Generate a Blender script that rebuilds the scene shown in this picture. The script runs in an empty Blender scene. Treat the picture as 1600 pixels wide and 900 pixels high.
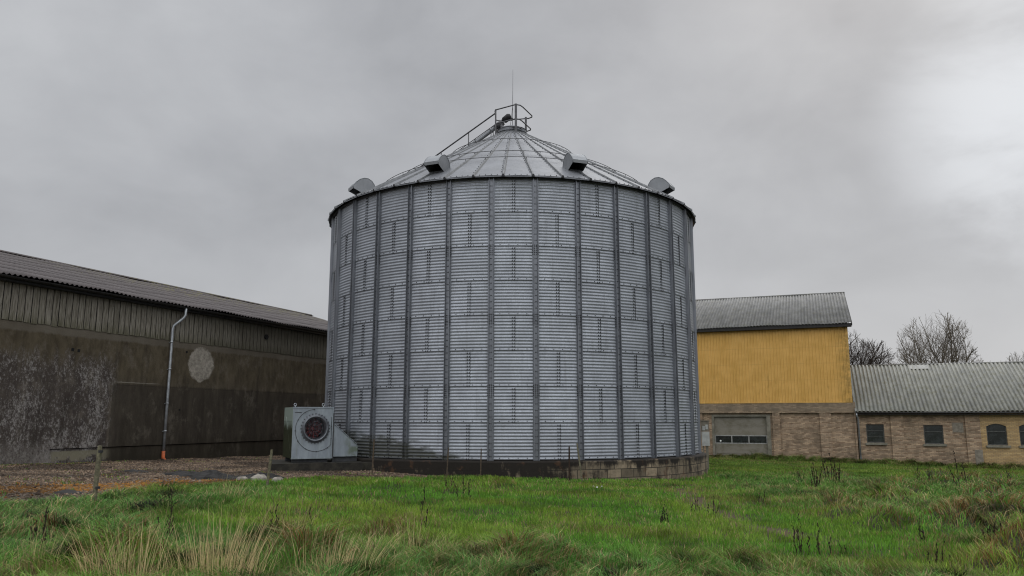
import bpy, math, random
import numpy as np
from mathutils import Vector, Matrix
random.seed(7)
RNG = np.random.default_rng(11)
scene = bpy.context.scene
col = scene.collection
R = math.radians

# ------------------------------------------------------------------ helpers
def tag(o, label=None, cat=None, group=None, kind=None):
    if label: o['label'] = label
    if cat: o['category'] = cat
    if group: o['group'] = group
    if kind: o['kind'] = kind
    return o

def empty(name, loc, rz=0.0, label=None, cat=None, group=None):
    o = bpy.data.objects.new(name, None); col.objects.link(o)
    o.location = loc; o.rotation_euler = (0, 0, rz); o.empty_display_size = .2
    return tag(o, label, cat, group)

class MB:
    """collects geometry for ONE mesh object"""
    def __init__(s): s.v = []; s.f = []; s.m = []; s.sm = []
    def face(s, pts, m=0, smooth=False):
        b = len(s.v); s.v += [tuple(p) for p in pts]
        s.f.append(tuple(range(b, b + len(pts)))); s.m.append(m); s.sm.append(smooth)
    def box(s, lo, hi, m=0, M=None):
        x0, y0, z0 = lo; x1, y1, z1 = hi
        p = [Vector(q) for q in ((x0,y0,z0),(x1,y0,z0),(x1,y1,z0),(x0,y1,z0),(x0,y0,z1),(x1,y0,z1),(x1,y1,z1),(x0,y1,z1))]
        if M is not None: p = [M @ q for q in p]
        b = len(s.v); s.v += [tuple(q) for q in p]
        for f in ((0,3,2,1),(4,5,6,7),(0,1,5,4),(1,2,6,5),(2,3,7,6),(3,0,4,7)):
            s.f.append(tuple(b + i for i in f)); s.m.append(m); s.sm.append(False)
    def tube(s, pts, r, n=8, m=0, caps=True, smooth=True):
        pts = [Vector(p) for p in pts]
        rr = r if isinstance(r, (list, tuple)) else [r] * len(pts)
        b = len(s.v); ref = None
        for i, p in enumerate(pts):
            d = (pts[min(i+1, len(pts)-1)] - pts[max(i-1, 0)])
            d = d.normalized() if d.length > 1e-9 else Vector((0,0,1))
            if ref is None:
                ref = Vector((0,0,1)) if abs(d.z) < .9 else Vector((1,0,0))
            a = d.cross(ref)
            if a.length < 1e-4: a = d.cross(Vector((0.3,1,.2)))
            a.normalize(); c = a.cross(d); ref = c
            for k in range(n):
                t = 2*math.pi*k/n
                s.v.append(tuple(p + (a*math.cos(t) + c*math.sin(t))*rr[i]))
        for i in range(len(pts)-1):
            for k in range(n):
                k2 = (k+1) % n
                s.f.append((b+i*n+k, b+i*n+k2, b+(i+1)*n+k2, b+(i+1)*n+k)); s.m.append(m); s.sm.append(smooth)
        if caps:
            s.f.append(tuple(b+k for k in range(n))[::-1]); s.m.append(m); s.sm.append(False)
            e = b+(len(pts)-1)*n
            s.f.append(tuple(e+k for k in range(n))); s.m.append(m); s.sm.append(False)
    def grid(s, rows, m=0, smooth=True, closed=False):
        """rows: list of equally long lists of points"""
        b = len(s.v); nc = len(rows[0])
        for r in rows: s.v += [tuple(p) for p in r]
        for i in range(len(rows)-1):
            for j in range(nc if closed else nc-1):
                j2 = (j+1) % nc
                s.f.append((b+i*nc+j, b+i*nc+j2, b+(i+1)*nc+j2, b+(i+1)*nc+j)); s.m.append(m); s.sm.append(smooth)
    def prism(s, prof, w0, w1, fn, m=0):
        """profile polygon (u,z) extruded from w0 to w1; fn(u,w,z)->point"""
        a = [fn(u, w0, z) for u, z in prof]; c = [fn(u, w1, z) for u, z in prof]
        n = len(prof); b = len(s.v); s.v += [tuple(p) for p in a+c]
        s.f.append(tuple(range(b, b+n))); s.f.append(tuple(range(b+2*n-1, b+n-1, -1)))
        s.m += [m, m]; s.sm += [False, False]
        for k in range(n):
            k2 = (k+1) % n
            s.f.append((b+k2, b+k, b+n+k, b+n+k2)); s.m.append(m); s.sm.append(False)
    def build(s, name, mats, parent=None, loc=None, rz=None):
        me = bpy.data.meshes.new(name); me.from_pydata(s.v, [], s.f)
        for mt in (mats if isinstance(mats, (list, tuple)) else [mats]): me.materials.append(mt)
        me.polygons.foreach_set('material_index', s.m)
        me.polygons.foreach_set('use_smooth', s.sm); me.update()
        o = bpy.data.objects.new(name, me); col.objects.link(o)
        if parent is not None: o.parent = parent
        if loc is not None: o.location = loc
        if rz is not None: o.rotation_euler = (0, 0, rz)
        return o

def np_mesh(name, V, F, mat, colors=None, smooth=False):
    """V (n,3), F (m,k) all faces of one size"""
    me = bpy.data.meshes.new(name)
    n, (m, k) = len(V), F.shape
    me.vertices.add(n); me.vertices.foreach_set('co', V.astype(np.float32).ravel())
    me.loops.add(m*k); me.loops.foreach_set('vertex_index', F.astype(np.int32).ravel())
    me.polygons.add(m); me.polygons.foreach_set('loop_start', (np.arange(m)*k).astype(np.int32))
    me.polygons.foreach_set('use_smooth', np.full(m, smooth))
    if colors is not None:
        a = me.color_attributes.new('col', 'FLOAT_COLOR', 'POINT')
        c = np.ones((n, 4), np.float32); c[:, :3] = colors; a.data.foreach_set('color', c.ravel())
    me.update(calc_edges=True); me.validate()
    me.materials.append(mat)
    o = bpy.data.objects.new(name, me); col.objects.link(o)
    return o

# ------------------------------------------------------------------ node helper
class NT:
    def __init__(s, name):
        s.mat = bpy.data.materials.new(name); s.mat.use_nodes = True
        s.t = s.mat.node_tree; s.b = s.t.nodes['Principled BSDF']
        s.b.inputs['Specular IOR Level'].default_value = .3
    def n(s, typ, **kw):
        nd = s.t.nodes.new(typ)
        for k, v in kw.items(): setattr(nd, k, v)
        return nd
    def put(s, sock, val):
        if hasattr(val, 'is_linked') or isinstance(val, bpy.types.NodeSocket): s.t.links.new(val, sock)
        elif isinstance(val, (tuple, list)) and len(val) == 3 and sock.type == 'RGBA': sock.default_value = (*val, 1)
        else: sock.default_value = val
    def obj(s): return s.n('ShaderNodeTexCoord').outputs['Object']
    def pos(s): return s.n('ShaderNodeNewGeometry').outputs['Position']
    def map(s, vec, scale=(1,1,1), loc=(0,0,0), rot=(0,0,0)):
        m = s.n('ShaderNodeMapping'); s.put(m.inputs['Vector'], vec)
        m.inputs['Scale'].default_value = scale; m.inputs['Location'].default_value = loc; m.inputs['Rotation'].default_value = rot
        return m.outputs[0]
    def noise(s, vec, scale=1, detail=4, rough=.6, dist=0):
        n = s.n('ShaderNodeTexNoise'); s.put(n.inputs['Vector'], vec)
        n.inputs['Scale'].default_value = scale; n.inputs['Detail'].default_value = detail
        n.inputs['Roughness'].default_value = rough; n.inputs['Distortion'].default_value = dist
        return n.outputs['Fac']
    def vor(s, vec, scale=1, out='Color', feature='F1'):
        n = s.n('ShaderNodeTexVoronoi', feature=feature); s.put(n.inputs['Vector'], vec); n.inputs['Scale'].default_value = scale
        return n.outputs[out]
    def sep(s, vec):
        n = s.n('ShaderNodeSeparateXYZ'); s.put(n.inputs[0], vec); return n.outputs
    def comb(s, x, y, z=0.0):
        n = s.n('ShaderNodeCombineXYZ')
        s.put(n.inputs[0], x); s.put(n.inputs[1], y); s.put(n.inputs[2], z); return n.outputs[0]
    def math(s, op, a, b=0.0, c=0.0, clamp=False):
        n = s.n('ShaderNodeMath', operation=op); n.use_clamp = clamp
        s.put(n.inputs[0], a); s.put(n.inputs[1], b)
        if op in ('MULTIPLY_ADD', 'SMOOTH_MIN'): s.put(n.inputs[2], c)
        return n.outputs[0]
    def step(s, v, a, b):
        """smooth 0..1 as v runs a..b"""
        n = s.n('ShaderNodeMapRange', interpolation_type='SMOOTHSTEP')
        s.put(n.inputs['Value'], v); s.put(n.inputs['From Min'], a); s.put(n.inputs['From Max'], b)
        return n.outputs[0]
    def mix(s, f, a, b, mode='MIX'):
        n = s.n('ShaderNodeMix', data_type='RGBA', blend_type=mode)
        s.put(n.inputs[0], f); s.put(n.inputs[6], a); s.put(n.inputs[7], b); return n.outputs[2]
    def ramp(s, f, stops):
        n = s.n('ShaderNodeValToRGB'); s.put(n.inputs[0], f); e = n.color_ramp.elements
        e[0].position, e[0].color = stops[0][0], (*stops[0][1], 1)
        e[1].position, e[1].color = stops[1][0], (*stops[1][1], 1)
        for p, c in stops[2:]: x = e.new(p); x.color = (*c, 1)
        return n.outputs[0]
    def bump(s, h, dist=.01, strength=.6):
        n = s.n('ShaderNodeBump'); s.put(n.inputs['Height'], h)
        n.inputs['Distance'].default_value = dist; n.inputs['Strength'].default_value = strength
        s.t.links.new(n.outputs[0], s.b.inputs['Normal'])
    def done(s, color=None, rough=.8, metal=0.0, spec=None):
        if color is not None: s.put(s.b.inputs['Base Color'], color)
        s.put(s.b.inputs['Roughness'], rough); s.put(s.b.inputs['Metallic'], metal)
        if spec is not None: s.b.inputs['Specular IOR Level'].default_value = spec
        return s.mat

def simple(name, c, rough=.6, metal=0.0, var=.25, scale=6):
    t = NT(name); f = t.noise(t.pos(), scale, 5)
    a = tuple(x*(1-var) for x in c); b = tuple(min(1, x*(1+var)) for x in c)
    return t.done(t.mix(t.step(f, .3, .7), a, b), rough, metal)

# ------------------------------------------------------------------ materials
def m_galv(name, base=(.33,.345,.365), metal=.75, rough=.42, stain=True, dirt=.35, sheets=False):
    t = NT(name); P = t.pos()
    x, y, z = t.sep(P)
    c = t.mix(t.step(t.noise(P, 1.3, 3), .35, .68), tuple(v*.86 for v in base), tuple(v*1.12 for v in base))
    spang = t.noise(P, 28, 2); c = t.mix(t.step(spang, .35, .65), c, t.mix(.5, c, (.22,.23,.25)))
    streak = t.noise(t.map(P, (5, 5, .25)), 1.5, 4)
    if sheets:      # every rolled sheet has its own tone
        a = t.math('DIVIDE', t.math('SUBTRACT', t.math('ARCTAN2', x, t.math('SUBTRACT', 31.9, y)), R(.35)), 2*math.pi/32)
        rg = t.math('FLOOR', t.math('DIVIDE', t.math('SUBTRACT', z, .565), 1.118))
        ix = t.math('FLOOR', t.math('DIVIDE', t.math('SUBTRACT', t.math('ADD', a, 1.0), t.math('MODULO', rg, 2.0)), 2.0))
        wn = t.n('ShaderNodeTexWhiteNoise', noise_dimensions='2D'); t.put(wn.inputs['Vector'], t.comb(ix, rg))
        c = t.mix(t.math('MULTIPLY', wn.outputs[0], .16), c, tuple(v*.55 for v in base))
    c = t.mix(t.math('MULTIPLY', t.step(streak, .52, .8), dirt), c, (.12,.12,.115))
    r = t.math('ADD', t.math('MULTIPLY', t.noise(P, 5, 3), .2), rough-.1)
    met = metal
    if stain:
        n = t.noise(t.map(P, (1.2, 1.2, 3.0)), 1.1, 6, .7)
        hgt = t.math('MULTIPLY_ADD', t.step(x, .5, -5.2), 1.0, .30)        # stain climbs on the shed side
        lim = t.math('ADD', hgt, t.math('MULTIPLY', t.math('SUBTRACT', n, .5), 1.1))
        k = t.step(z, t.math('ADD', lim, .14), t.math('SUBTRACT', lim, .14))
        wv = t.math('SINE', t.math('MULTIPLY', t.math('SUBTRACT', z, .57), 2*math.pi/(1.118/11)))
        k = t.math('MULTIPLY', k, t.math('MULTIPLY_ADD', wv, -.16, .84))
        k = t.math('MULTIPLY', k, t.step(t.noise(t.map(P,(1,1,2.2)), 3.5, 6, .75), .22, .44))
        c = t.mix(t.math('MULTIPLY', k, .96), c, t.mix(t.noise(P, 5, 4), (.010,.011,.006), (.038,.038,.018)))
        met = t.math('MULTIPLY', t.math('SUBTRACT', 1.0, k), metal)
        r = t.math('MAXIMUM', r, t.math('MULTIPLY', k, .85))
    return t.done(c, r, met)
M = {}
M['sheet'] = m_galv('galvanized_sheet', (.345,.368,.405), .45, .5, sheets=True)
M['stiff'] = m_galv('galvanized_stiffener', (.17,.18,.20), .55, .42)
M['roofmetal'] = m_galv('galvanized_roof', (.165,.172,.185), .4, .48, stain=False, dirt=.7)
M['vent'] = m_galv('vent_metal', (.25,.26,.27), .5, .5, stain=False, dirt=.3)
M['seam'] = simple('lap_edge', (.08,.083,.09), .6, .3)
M['rib'] = simple('roof_rib', (.13,.135,.14), .5, .4)
M['rail'] = simple('weathered_rail', (.10,.10,.105), .55, .4)
M['bolt'] = simple('dark_bolt', (.03,.03,.033), .6, .2)
M['motor'] = simple('motor_black', (.015,.015,.016), .6)
M['black'] = simple('black_void', (.006,.006,.006), .9)
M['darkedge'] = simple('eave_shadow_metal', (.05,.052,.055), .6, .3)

def m_foundation():
    t = NT('old_concrete_blocks'); P = t.pos(); x, y, z = t.sep(P)
    n1 = t.noise(P, .9, 5, .65); n2 = t.noise(P, 6, 6, .7)
    ang = t.math('ARCTAN2', t.math('SUBTRACT', y, 31.9), x)
    bv = t.n('ShaderNodeTexBrick'); t.put(bv.inputs['Vector'], t.comb(t.math('MULTIPLY', ang, 7.5), z))
    bv.inputs['Scale'].default_value = 1; bv.inputs['Brick Width'].default_value = .5; bv.inputs['Row Height'].default_value = .27
    bv.inputs['Mortar Size'].default_value = .012; bv.inputs['Color1'].default_value = (.33,.265,.18,1); bv.inputs['Color2'].default_value = (.13,.105,.072,1)
    bv.inputs['Mortar'].default_value = (.03,.026,.02,1)
    c = t.mix(t.step(n2, .3, .75), bv.outputs[0], t.mix(.5, bv.outputs[0], (.05,.045,.035)))
    # dark wet film, strongest to the left and near the middle, in blotches
    side = t.step(x, 5.5, -2.5)
    w = t.math('ADD', t.math('MULTIPLY', side, .55), t.math('MULTIPLY', t.math('SUBTRACT', n1, .5), 2.2))
    topw = t.step(z, .25, .5)
    w = t.math('ADD', w, t.math('MULTIPLY', topw, .28))
    drip = t.noise(t.map(P, (2.2,2.2,.5)), 1.6, 6, .7)
    w = t.math('ADD', w, t.math('MULTIPLY', t.math('SUBTRACT', drip, .50), 1.3))
    c = t.mix(t.step(w, -.05, .35), c, (.016,.013,.010))
    c = t.mix(t.math('MULTIPLY', t.step(t.noise(P, 2.5, 4), .58, .7), .5), c, (.10,.05,.025))
    t.bump(t.math('ADD', n2, bv.outputs['Fac']), .02, .5)
    return t.done(c, .85)
M['found'] = m_foundation()

def m_shedwall():
    t = NT('stained_render'); O = t.obj(); x, y, z = t.sep(O)
    n1 = t.noise(O, .55, 6, .65); n2 = t.noise(t.map(O, (1,1,.35)), 2.2, 6, .7); fine = t.noise(O, 16, 4, .75)
    vst = t.noise(t.map(O, (2.2,2.2,.4)), 1.9, 8, .78)
    c = t.mix(t.step(n2, .3, .7), (.050,.042,.032), (.115,.098,.075))
    c = t.mix(t.math('MULTIPLY', t.step(vst, .45, .75), .6), c, (.022,.017,.012))
    # cast panels: olive top, brown middle
    pan = t.n('ShaderNodeTexBrick'); pan.offset = 0
    t.put(pan.inputs['Vector'], t.comb(t.math('ADD', x, -.0), t.math('ADD', z, -.86)))
    pan.inputs['Scale'].default_value = 1; pan.inputs['Brick Width'].default_value = 3.75; pan.inputs['Row Height'].default_value = 2.1
    pan.inputs['Mortar Size'].default_value = .012; pan.inputs['Mortar Smooth'].default_value = .3
    pan.inputs['Color1'].default_value = (.9,.9,.9,1); pan.inputs['Color2'].default_value = (1.25,1.2,1.1,1); pan.inputs['Mortar'].default_value = (.45,.45,.42,1)
    c = t.mix(.8, c, pan.outputs[0], 'MULTIPLY')
    upper = t.step(t.math('ADD', z, t.math('MULTIPLY', n1, 1.0)), 3.0, 4.1)
    c = t.mix(t.math('MULTIPLY', upper, .75), c, t.mix(t.step(t.noise(t.map(O,(1,1,.5)), 3.1, 7, .75), .35, .68), (.048,.038,.022), (.105,.086,.055)))
    # left end: purple black with white lime specks
    left = t.step(t.math('ADD', x, t.math('MULTIPLY', n2, .9)), 4.5, 3.9)
    lz = t.step(t.math('ADD', z, t.math('MULTIPLY', n2, 1.6)), 4.9, 4.2)
    lm = t.math('MULTIPLY', left, lz)
    c = t.mix(t.math('MULTIPLY', lm, .7), c, (.045,.037,.036))
    sp = t.noise(t.map(O, (1,1,.6)), 15, 8, .85); big = t.noise(t.map(O, (1,1,.5)), 1.1, 4)
    spk = t.math('MULTIPLY', t.step(t.math('ADD', sp, t.math('MULTIPLY', big, .35)), .66, .80), lm)
    c = t.mix(t.math('MULTIPLY', spk, .85), c, (.30,.285,.27))
    lowp = t.math('MULTIPLY', t.step(t.math('ADD', z, t.math('MULTIPLY', n2, .12)), 3.12, 3.02), t.step(x, 3.7, 3.8))
    c = t.mix(t.math('MULTIPLY', lowp, .55), c, (.024,.020,.016))
    ln = t.math('MULTIPLY', t.step(t.math('ABSOLUTE', t.math('SUBTRACT', z, t.math('MULTIPLY_ADD', n2, .08, 3.02))), .022, .008), t.math('MULTIPLY', t.step(x, 3.8, 4.0), t.step(x, 5.9, 5.4)))
    c = t.mix(t.math('MULTIPLY', ln, .7), c, (.22,.20,.17))
    # soft irregular pale stains all over
    pl = t.noise(t.map(O, (1,1,.7)), 1.3, 8, .72)
    c = t.mix(t.math('MULTIPLY', t.step(pl, .52, .68), .5), c, (.16,.14,.112))
    c = t.mix(t.math('MULTIPLY', t.step(t.noise(t.map(O, (1.5,1.5,.25)), 1.1, 6, .7), .52, .7), .6), c, (.028,.023,.018))
    lowl = t.math('MULTIPLY', t.step(x, 2.1, 1.3), t.step(z, 1.25, .7))
    c = t.mix(t.math('MULTIPLY', lowl, t.step(fine, .3, .7)), c, (.17,.155,.14))
    # lighter beam under the boards
    beam = t.step(t.math('ADD', z, t.math('MULTIPLY', t.math('SUBTRACT', n2, .5), .25)), 4.40, 4.50)
    c = t.mix(t.math('MULTIPLY', beam, .85), c, t.mix(t.step(n1, .3, .7), (.085,.072,.055), (.13,.115,.092)))
    # round pale repair patch
    dx = t.math('DIVIDE', t.math('SUBTRACT', x, 7.83), .68); dz = t.math('DIVIDE', t.math('SUBTRACT', z, 3.9), .66)
    d = t.math('ADD', t.math('MULTIPLY', dx, dx), t.math('MULTIPLY', dz, dz))
    d = t.math('ADD', d, t.math('MULTIPLY', t.math('SUBTRACT', t.noise(O, 3, 7, .75), .5), 1.3))
    c = t.mix(t.math('MULTIPLY', t.step(d, 1.15, .80), .92), c, t.mix(t.step(t.noise(O, 7, 7, .8), .3, .7), (.16,.145,.12), (.38,.35,.30)))
    # broken pale plinth piece
    ex = t.math('MULTIPLY', t.step(x, 1.55, 1.75), t.step(x, 3.95, 3.6))
    ez = t.math('MULTIPLY', t.step(t.math('ADD', z, t.math('MULTIPLY', t.noise(O, 1.7, 6, .7), 1.1)), 1.05, 1.15), t.step(t.math('ADD', z, t.math('MULTIPLY', fine, .08)), .86, .82))
    c = t.mix(t.math('MULTIPLY', t.math('MULTIPLY', ex, ez), .8), c, (.20,.185,.13))
    # greener, damp foot
    foot = t.math('MULTIPLY', t.step(t.math('ADD', z, t.math('MULTIPLY', n2, 1.1)), 1.9, .9), t.step(x, 3.2, 4.2))
    c = t.mix(t.math('MULTIPLY', foot, .6), c, (.018,.016,.010))
    t.bump(t.math('ADD', fine, t.math('MULTIPLY', n2, .6)), .02, .6)
    return t.done(c, .9, spec=.15)
M['shedwall'] = m_shedwall()

def m_boards():
    t = NT('weathered_boards'); O = t.obj(); x, y, z = t.sep(O)
    idx = t.math('FLOOR', t.math('DIVIDE', x, .235))
    rnd = t.n('ShaderNodeTexWhiteNoise', noise_dimensions='1D'); t.put(rnd.inputs['W'], idx)
    g = t.noise(t.comb(t.math('MULTIPLY', x, 22), t.math('MULTIPLY', rnd.outputs[0], 40), t.math('MULTIPLY', z, 1.6)), 1.4, 6, .65, .6)
    c = t.mix(t.step(g, .3, .7), (.085,.075,.058), (.28,.26,.22))
    c = t.mix(t.math('MULTIPLY', rnd.outputs[0], .5), c, t.mix(.5, c, (.06,.052,.03)))
    kn = t.vor(t.comb(t.math('MULTIPLY', x, 4.2), z, 0.0), 1.6, 'Distance')
    c = t.mix(t.step(kn, .07, .03), c, (.02,.016,.01))
    c = t.mix(t.math('MULTIPLY', t.step(t.math('ADD', z, t.math('MULTIPLY', g, .5)), 5.35, 4.9), .55), c, (.055,.055,.022))
    silo_shade = t.step(x, 5.5, 11)  # shade near the silo end, painted into the board colour
    c = t.mix(t.math('MULTIPLY', silo_shade, .6), c, (.05,.045,.032))
    t.bump(g, .01, .5)
    return t.done(c, .85, spec=.2)
M['boards'] = m_boards()

def m_fibroof(name, a, b, moss=.3, rough=.6, pitch=None, mossx=None):
    t = NT(name); O = t.obj(); x, y, z = t.sep(O)
    n = t.noise(t.map(O, (1,.35,.35)), 2.4, 6, .7); f = t.noise(O, 22, 4, .7)
    c = t.mix(t.step(n, .3, .72), a, b)
    c = t.mix(t.math('MULTIPLY', t.step(f, .45, .7), .35), c, tuple(v*.45 for v in a))
    st = t.noise(t.map(O, (6,.2,.2)), 1.5, 4)
    c = t.mix(t.math('MULTIPLY', t.step(st, .5, .75), .4), c, tuple(v*.6 for v in b))
    k = t.step(t.noise(O, 3.3, 7, .75), .50, .60)
    if mossx: k = t.math('MULTIPLY', k, t.math('MULTIPLY', t.step(x, *mossx), t.step(y, 2.0, 5.5)))
    c = t.mix(t.math('MULTIPLY', k, moss), c, (.11,.10,.03))
    t.bump(f, .006, .5)
    return t.done(c, rough, spec=.35)
M['shedroof'] = m_fibroof('fibre_cement_roof', (.052,.043,.043), (.088,.074,.073), .85, .6, mossx=(2.0, 12.0))
M['tallroof'] = m_fibroof('old_grey_roof', (.095,.095,.092), (.185,.183,.175), .25, .5)
M['lowroof'] = m_fibroof('wet_lichen_roof', (.17,.172,.155), (.27,.27,.235), .35, .42)

def m_brick(name, c1, c2, mortar, dirt):
    t = NT(name); O = t.obj(); x, y, z = t.sep(O)
    v = t.comb(t.math('ADD', x, y), z)
    b = t.n('ShaderNodeTexBrick'); t.put(b.inputs['Vector'], v)
    b.inputs['Scale'].default_value = 1; b.inputs['Brick Width'].default_value = .24; b.inputs['Row Height'].default_value = .078
    b.inputs['Mortar Size'].default_value = .011; b.inputs['Mortar Smooth'].default_value = .2; b.inputs['Bias'].default_value = 0
    b.inputs['Color1'].default_value = (*c1,1); b.inputs['Color2'].default_value = (*c2,1); b.inputs['Mortar'].default_value = (*mortar,1)
    n1 = t.noise(O, 1.1, 6, .7); n2 = t.noise(O, 9, 5, .75); n3 = t.noise(t.map(O, (1,1,3.2)), 2.6, 6, .8)
    c = b.outputs[0]
    c = t.mix(t.math('MULTIPLY', t.step(n1, .38, .72), dirt), c, (.075,.062,.046))
    c = t.mix(t.math('MULTIPLY', t.step(n2, .55, .75), .55), c, (.06,.04,.028))
    c = t.mix(t.math('MULTIPLY', t.step(n3, .60, .72), .45*dirt), c, (.035,.026,.02))
    # damp foot and dirty top band
    c = t.mix(t.math('MULTIPLY', t.step(t.math('ADD', z, t.math('MULTIPLY', n1, .9)), .1, -.9), .75), c, (.04,.036,.022))
    c = t.mix(t.math('MULTIPLY', t.step(z, 2.05, 2.35), .5), c, (.15,.13,.095))
    t.bump(t.math('SUBTRACT', t.math('MULTIPLY', n2, .7), b.outputs['Fac']), .02, .5)
    return t.done(c, .9, spec=.15)
M['brick'] = m_brick('old_brick', (.215,.14,.09), (.48,.35,.23), (.25,.21,.155), .6)
M['brickclean'] = m_brick('yellow_brick', (.38,.255,.12), (.52,.37,.18), (.27,.21,.13), .25)

def m_yellow():
    t = NT('yellow_painted_steel'); O = t.obj(); x, y, z = t.sep(O)
    n = t.noise(O, 1.2, 5, .65); st = t.noise(t.map(O, (7,1,.35)), 1.4, 5, .7)
    c = t.mix(t.step(n, .3, .7), (.54,.315,.075), (.64,.385,.11))
    blot = t.noise(t.map(O, (1.6,1,.55)), 1.5, 6, .7)
    low = t.step(z, 6.4, 3.6)
    right = t.step(x, -1.2, -.25)
    k = t.math('MULTIPLY', t.step(blot, .55, .75), t.math('MULTIPLY_ADD', low, .42, .06))
    c = t.mix(k, c, (.22,.13,.02))
    c = t.mix(t.math('MULTIPLY', t.step(st, .5, .75), .25), c, (.27,.16,.025))
    e = t.math('MULTIPLY', right, t.step(t.noise(O, 2.6, 6, .75), .36, .6))
    c = t.mix(t.math('MULTIPLY', e, .5), c, (.12,.09,.025))
    for zz in (4.3, 5.35, 6.4):
        ln = t.math('MULTIPLY', t.step(t.math('ABSOLUTE', t.math('SUBTRACT', z, zz)), .05, .0), t.step(n, .35, .6))
        c = t.mix(t.math('MULTIPLY', ln, .2), c, (.24,.14,.03))
    return t.done(c, .5, spec=.3)
M['yellow'] = m_yellow()

M['door'] = (lambda t: t.done(t.mix(t.math('MULTIPLY', t.step(t.noise(t.map(t.obj(), (1,1,1.6)), 1.3, 6, .7), .4, .7), .75), (.20,.185,.15), (.095,.085,.05)), .6))(NT('dirty_door'))
M['concrete'] = (lambda t: t.done(t.mix(t.step(t.noise(t.pos(), 3, 6, .7), .3, .7), (.12,.115,.085), (.22,.205,.165)), .85))(NT('concrete_trim'))
M['plinth'] = (lambda t: t.done(t.mix(t.step(t.noise(t.pos(), 4, 6, .7), .35, .75), (.010,.009,.007), (.04,.036,.026)), .75))(NT('wet_dark_concrete'))
M['cement'] = simple('cement_patch', (.19,.17,.135), .85)
M['frame'] = simple('window_frame', (.26,.26,.245), .5)
M['darkframe'] = simple('dark_window_frame', (.07,.072,.066), .6)
M['zinc'] = simple('zinc_pipe', (.36,.38,.40), .42, .55)
M['orange'] = simple('orange_pvc', (.42,.10,.035), .5)
M['gutter'] = simple('dark_gutter', (.025,.024,.023), .5, .3)
M['wood'] = simple('grey_stake_wood', (.07,.052,.035), .85, var=.4, scale=20)
M['palewood'] = simple('lichen_stake_wood', (.12,.11,.07), .85, var=.4, scale=20)
M['weed'] = simple('dead_weed', (.028,.018,.012), .9, var=.4, scale=20)
M['bark'] = simple('bare_bark', (.135,.115,.09), .9, var=.35, scale=3)
M['barkdark'] = simple('bare_dark_bark', (.045,.032,.024), .9, var=.35, scale=3)
M['conifer'] = simple('conifer_green', (.02,.03,.02), .9)
M['cabinet'] = simple('cabinet_paint', (.42,.43,.41), .5, var=.15)
M['stone'] = simple('pale_stone', (.24,.22,.19), .85, var=.35)
M['plastic'] = simple('black_soil_heap', (.010,.009,.008), .6)
M['white'] = simple('white_petal', (.75,.75,.72), .7)
M['green'] = simple('leaf_green', (.04,.09,.02), .7)

def m_glass(name, tint):
    t = NT(name); P = t.obj(); f = t.noise(P, 2.2, 5, .7)
    return t.done(t.mix(t.step(f, .35, .7), tint, tuple(v*2.6 for v in tint)), .10, spec=.8)
M['glass'] = m_glass('dark_pane', (.012,.014,.014))

def m_fan():
    t = NT('fan_grey_paint'); O = t.obj(); x, y, z = t.sep(O)
    n = t.noise(t.map(O, (2,2,.6)), 1.6, 5, .7); st = t.noise(t.map(O, (6,6,.5)), 1.5, 4)
    c = t.mix(t.step(n, .35, .7), (.19,.215,.24), (.26,.295,.32))
    c = t.mix(t.math('MULTIPLY', t.step(st, .55, .8), .35), c, (.16,.18,.12))
    c = t.mix(t.math('MULTIPLY', t.step(t.math('ADD', z, t.math('MULTIPLY', n, .35)), .38, .12), .55), c, (.09,.11,.05))
    corner = t.math('MULTIPLY', t.step(x, 1.75, 2.2), t.step(t.noise(O, 3, 5), .35, .6))
    c = t.mix(t.math('MULTIPLY', corner, .7), c, (.07,.095,.04))
    return t.done(c, .45, .1)
M['fan'] = m_fan()
def m_fanside():
    t = NT('fan_algae_side'); O = t.obj(); x, y, z = t.sep(O)
    n = t.noise(O, 2.4, 5, .7)
    c = t.mix(t.step(t.math('ADD', z, t.math('MULTIPLY', n, .6)), 1.35, 1.75), (.022,.026,.010), (.20,.24,.21))
    return t.done(c, .7)
M['fanside'] = m_fanside()
M['red'] = simple('red_impeller', (.34,.03,.03), .5)
M['steelring'] = simple('inlet_steel', (.13,.14,.155), .45, .5)

def m_attr(name, rough=.7, trans=.3):
    t = NT(name); a = t.n('ShaderNodeAttribute', attribute_name='col')
    t.put(t.b.inputs['Base Color'], a.outputs['Color']); t.b.inputs['Roughness'].default_value = rough
    t.b.inputs['Specular IOR Level'].default_value = .25
    if trans:
        tr = t.n('ShaderNodeBsdfTranslucent'); t.put(tr.inputs['Color'], a.outputs['Color'])
        ms = t.n('ShaderNodeMixShader'); ms.inputs[0].default_value = trans
        out = t.t.nodes['Material Output']
        t.t.links.new(t.b.outputs[0], ms.inputs[1]); t.t.links.new(tr.outputs[0], ms.inputs[2]); t.t.links.new(ms.outputs[0], out.inputs[0])
    return t.mat
M['grass'] = m_attr('grass_blades')
M['pebble'] = m_attr('pebbles', .8, 0)

# ------------------------------------------------------------------ terrain
def vnoise(x, y, s, seed=0):
    x = np.asarray(x, float)/s + 37.3*seed; y = np.asarray(y, float)/s + 11.7*seed
    xi, yi = np.floor(x).astype(np.int64), np.floor(y).astype(np.int64)
    fx, fy = x-xi, y-yi; fx = fx*fx*(3-2*fx); fy = fy*fy*(3-2*fy)
    def h(a, b):
        n = (a*374761393 + b*668265263 + seed*974711) & 0x7fffffff
        n = ((n ^ (n >> 13)) * 1274126177) & 0x7fffffff
        return ((n ^ (n >> 16)) & 0xffff)/65535.0
    return (h(xi,yi)*(1-fx)+h(xi+1,yi)*fx)*(1-fy) + (h(xi,yi+1)*(1-fx)+h(xi+1,yi+1)*fx)*fy

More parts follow.
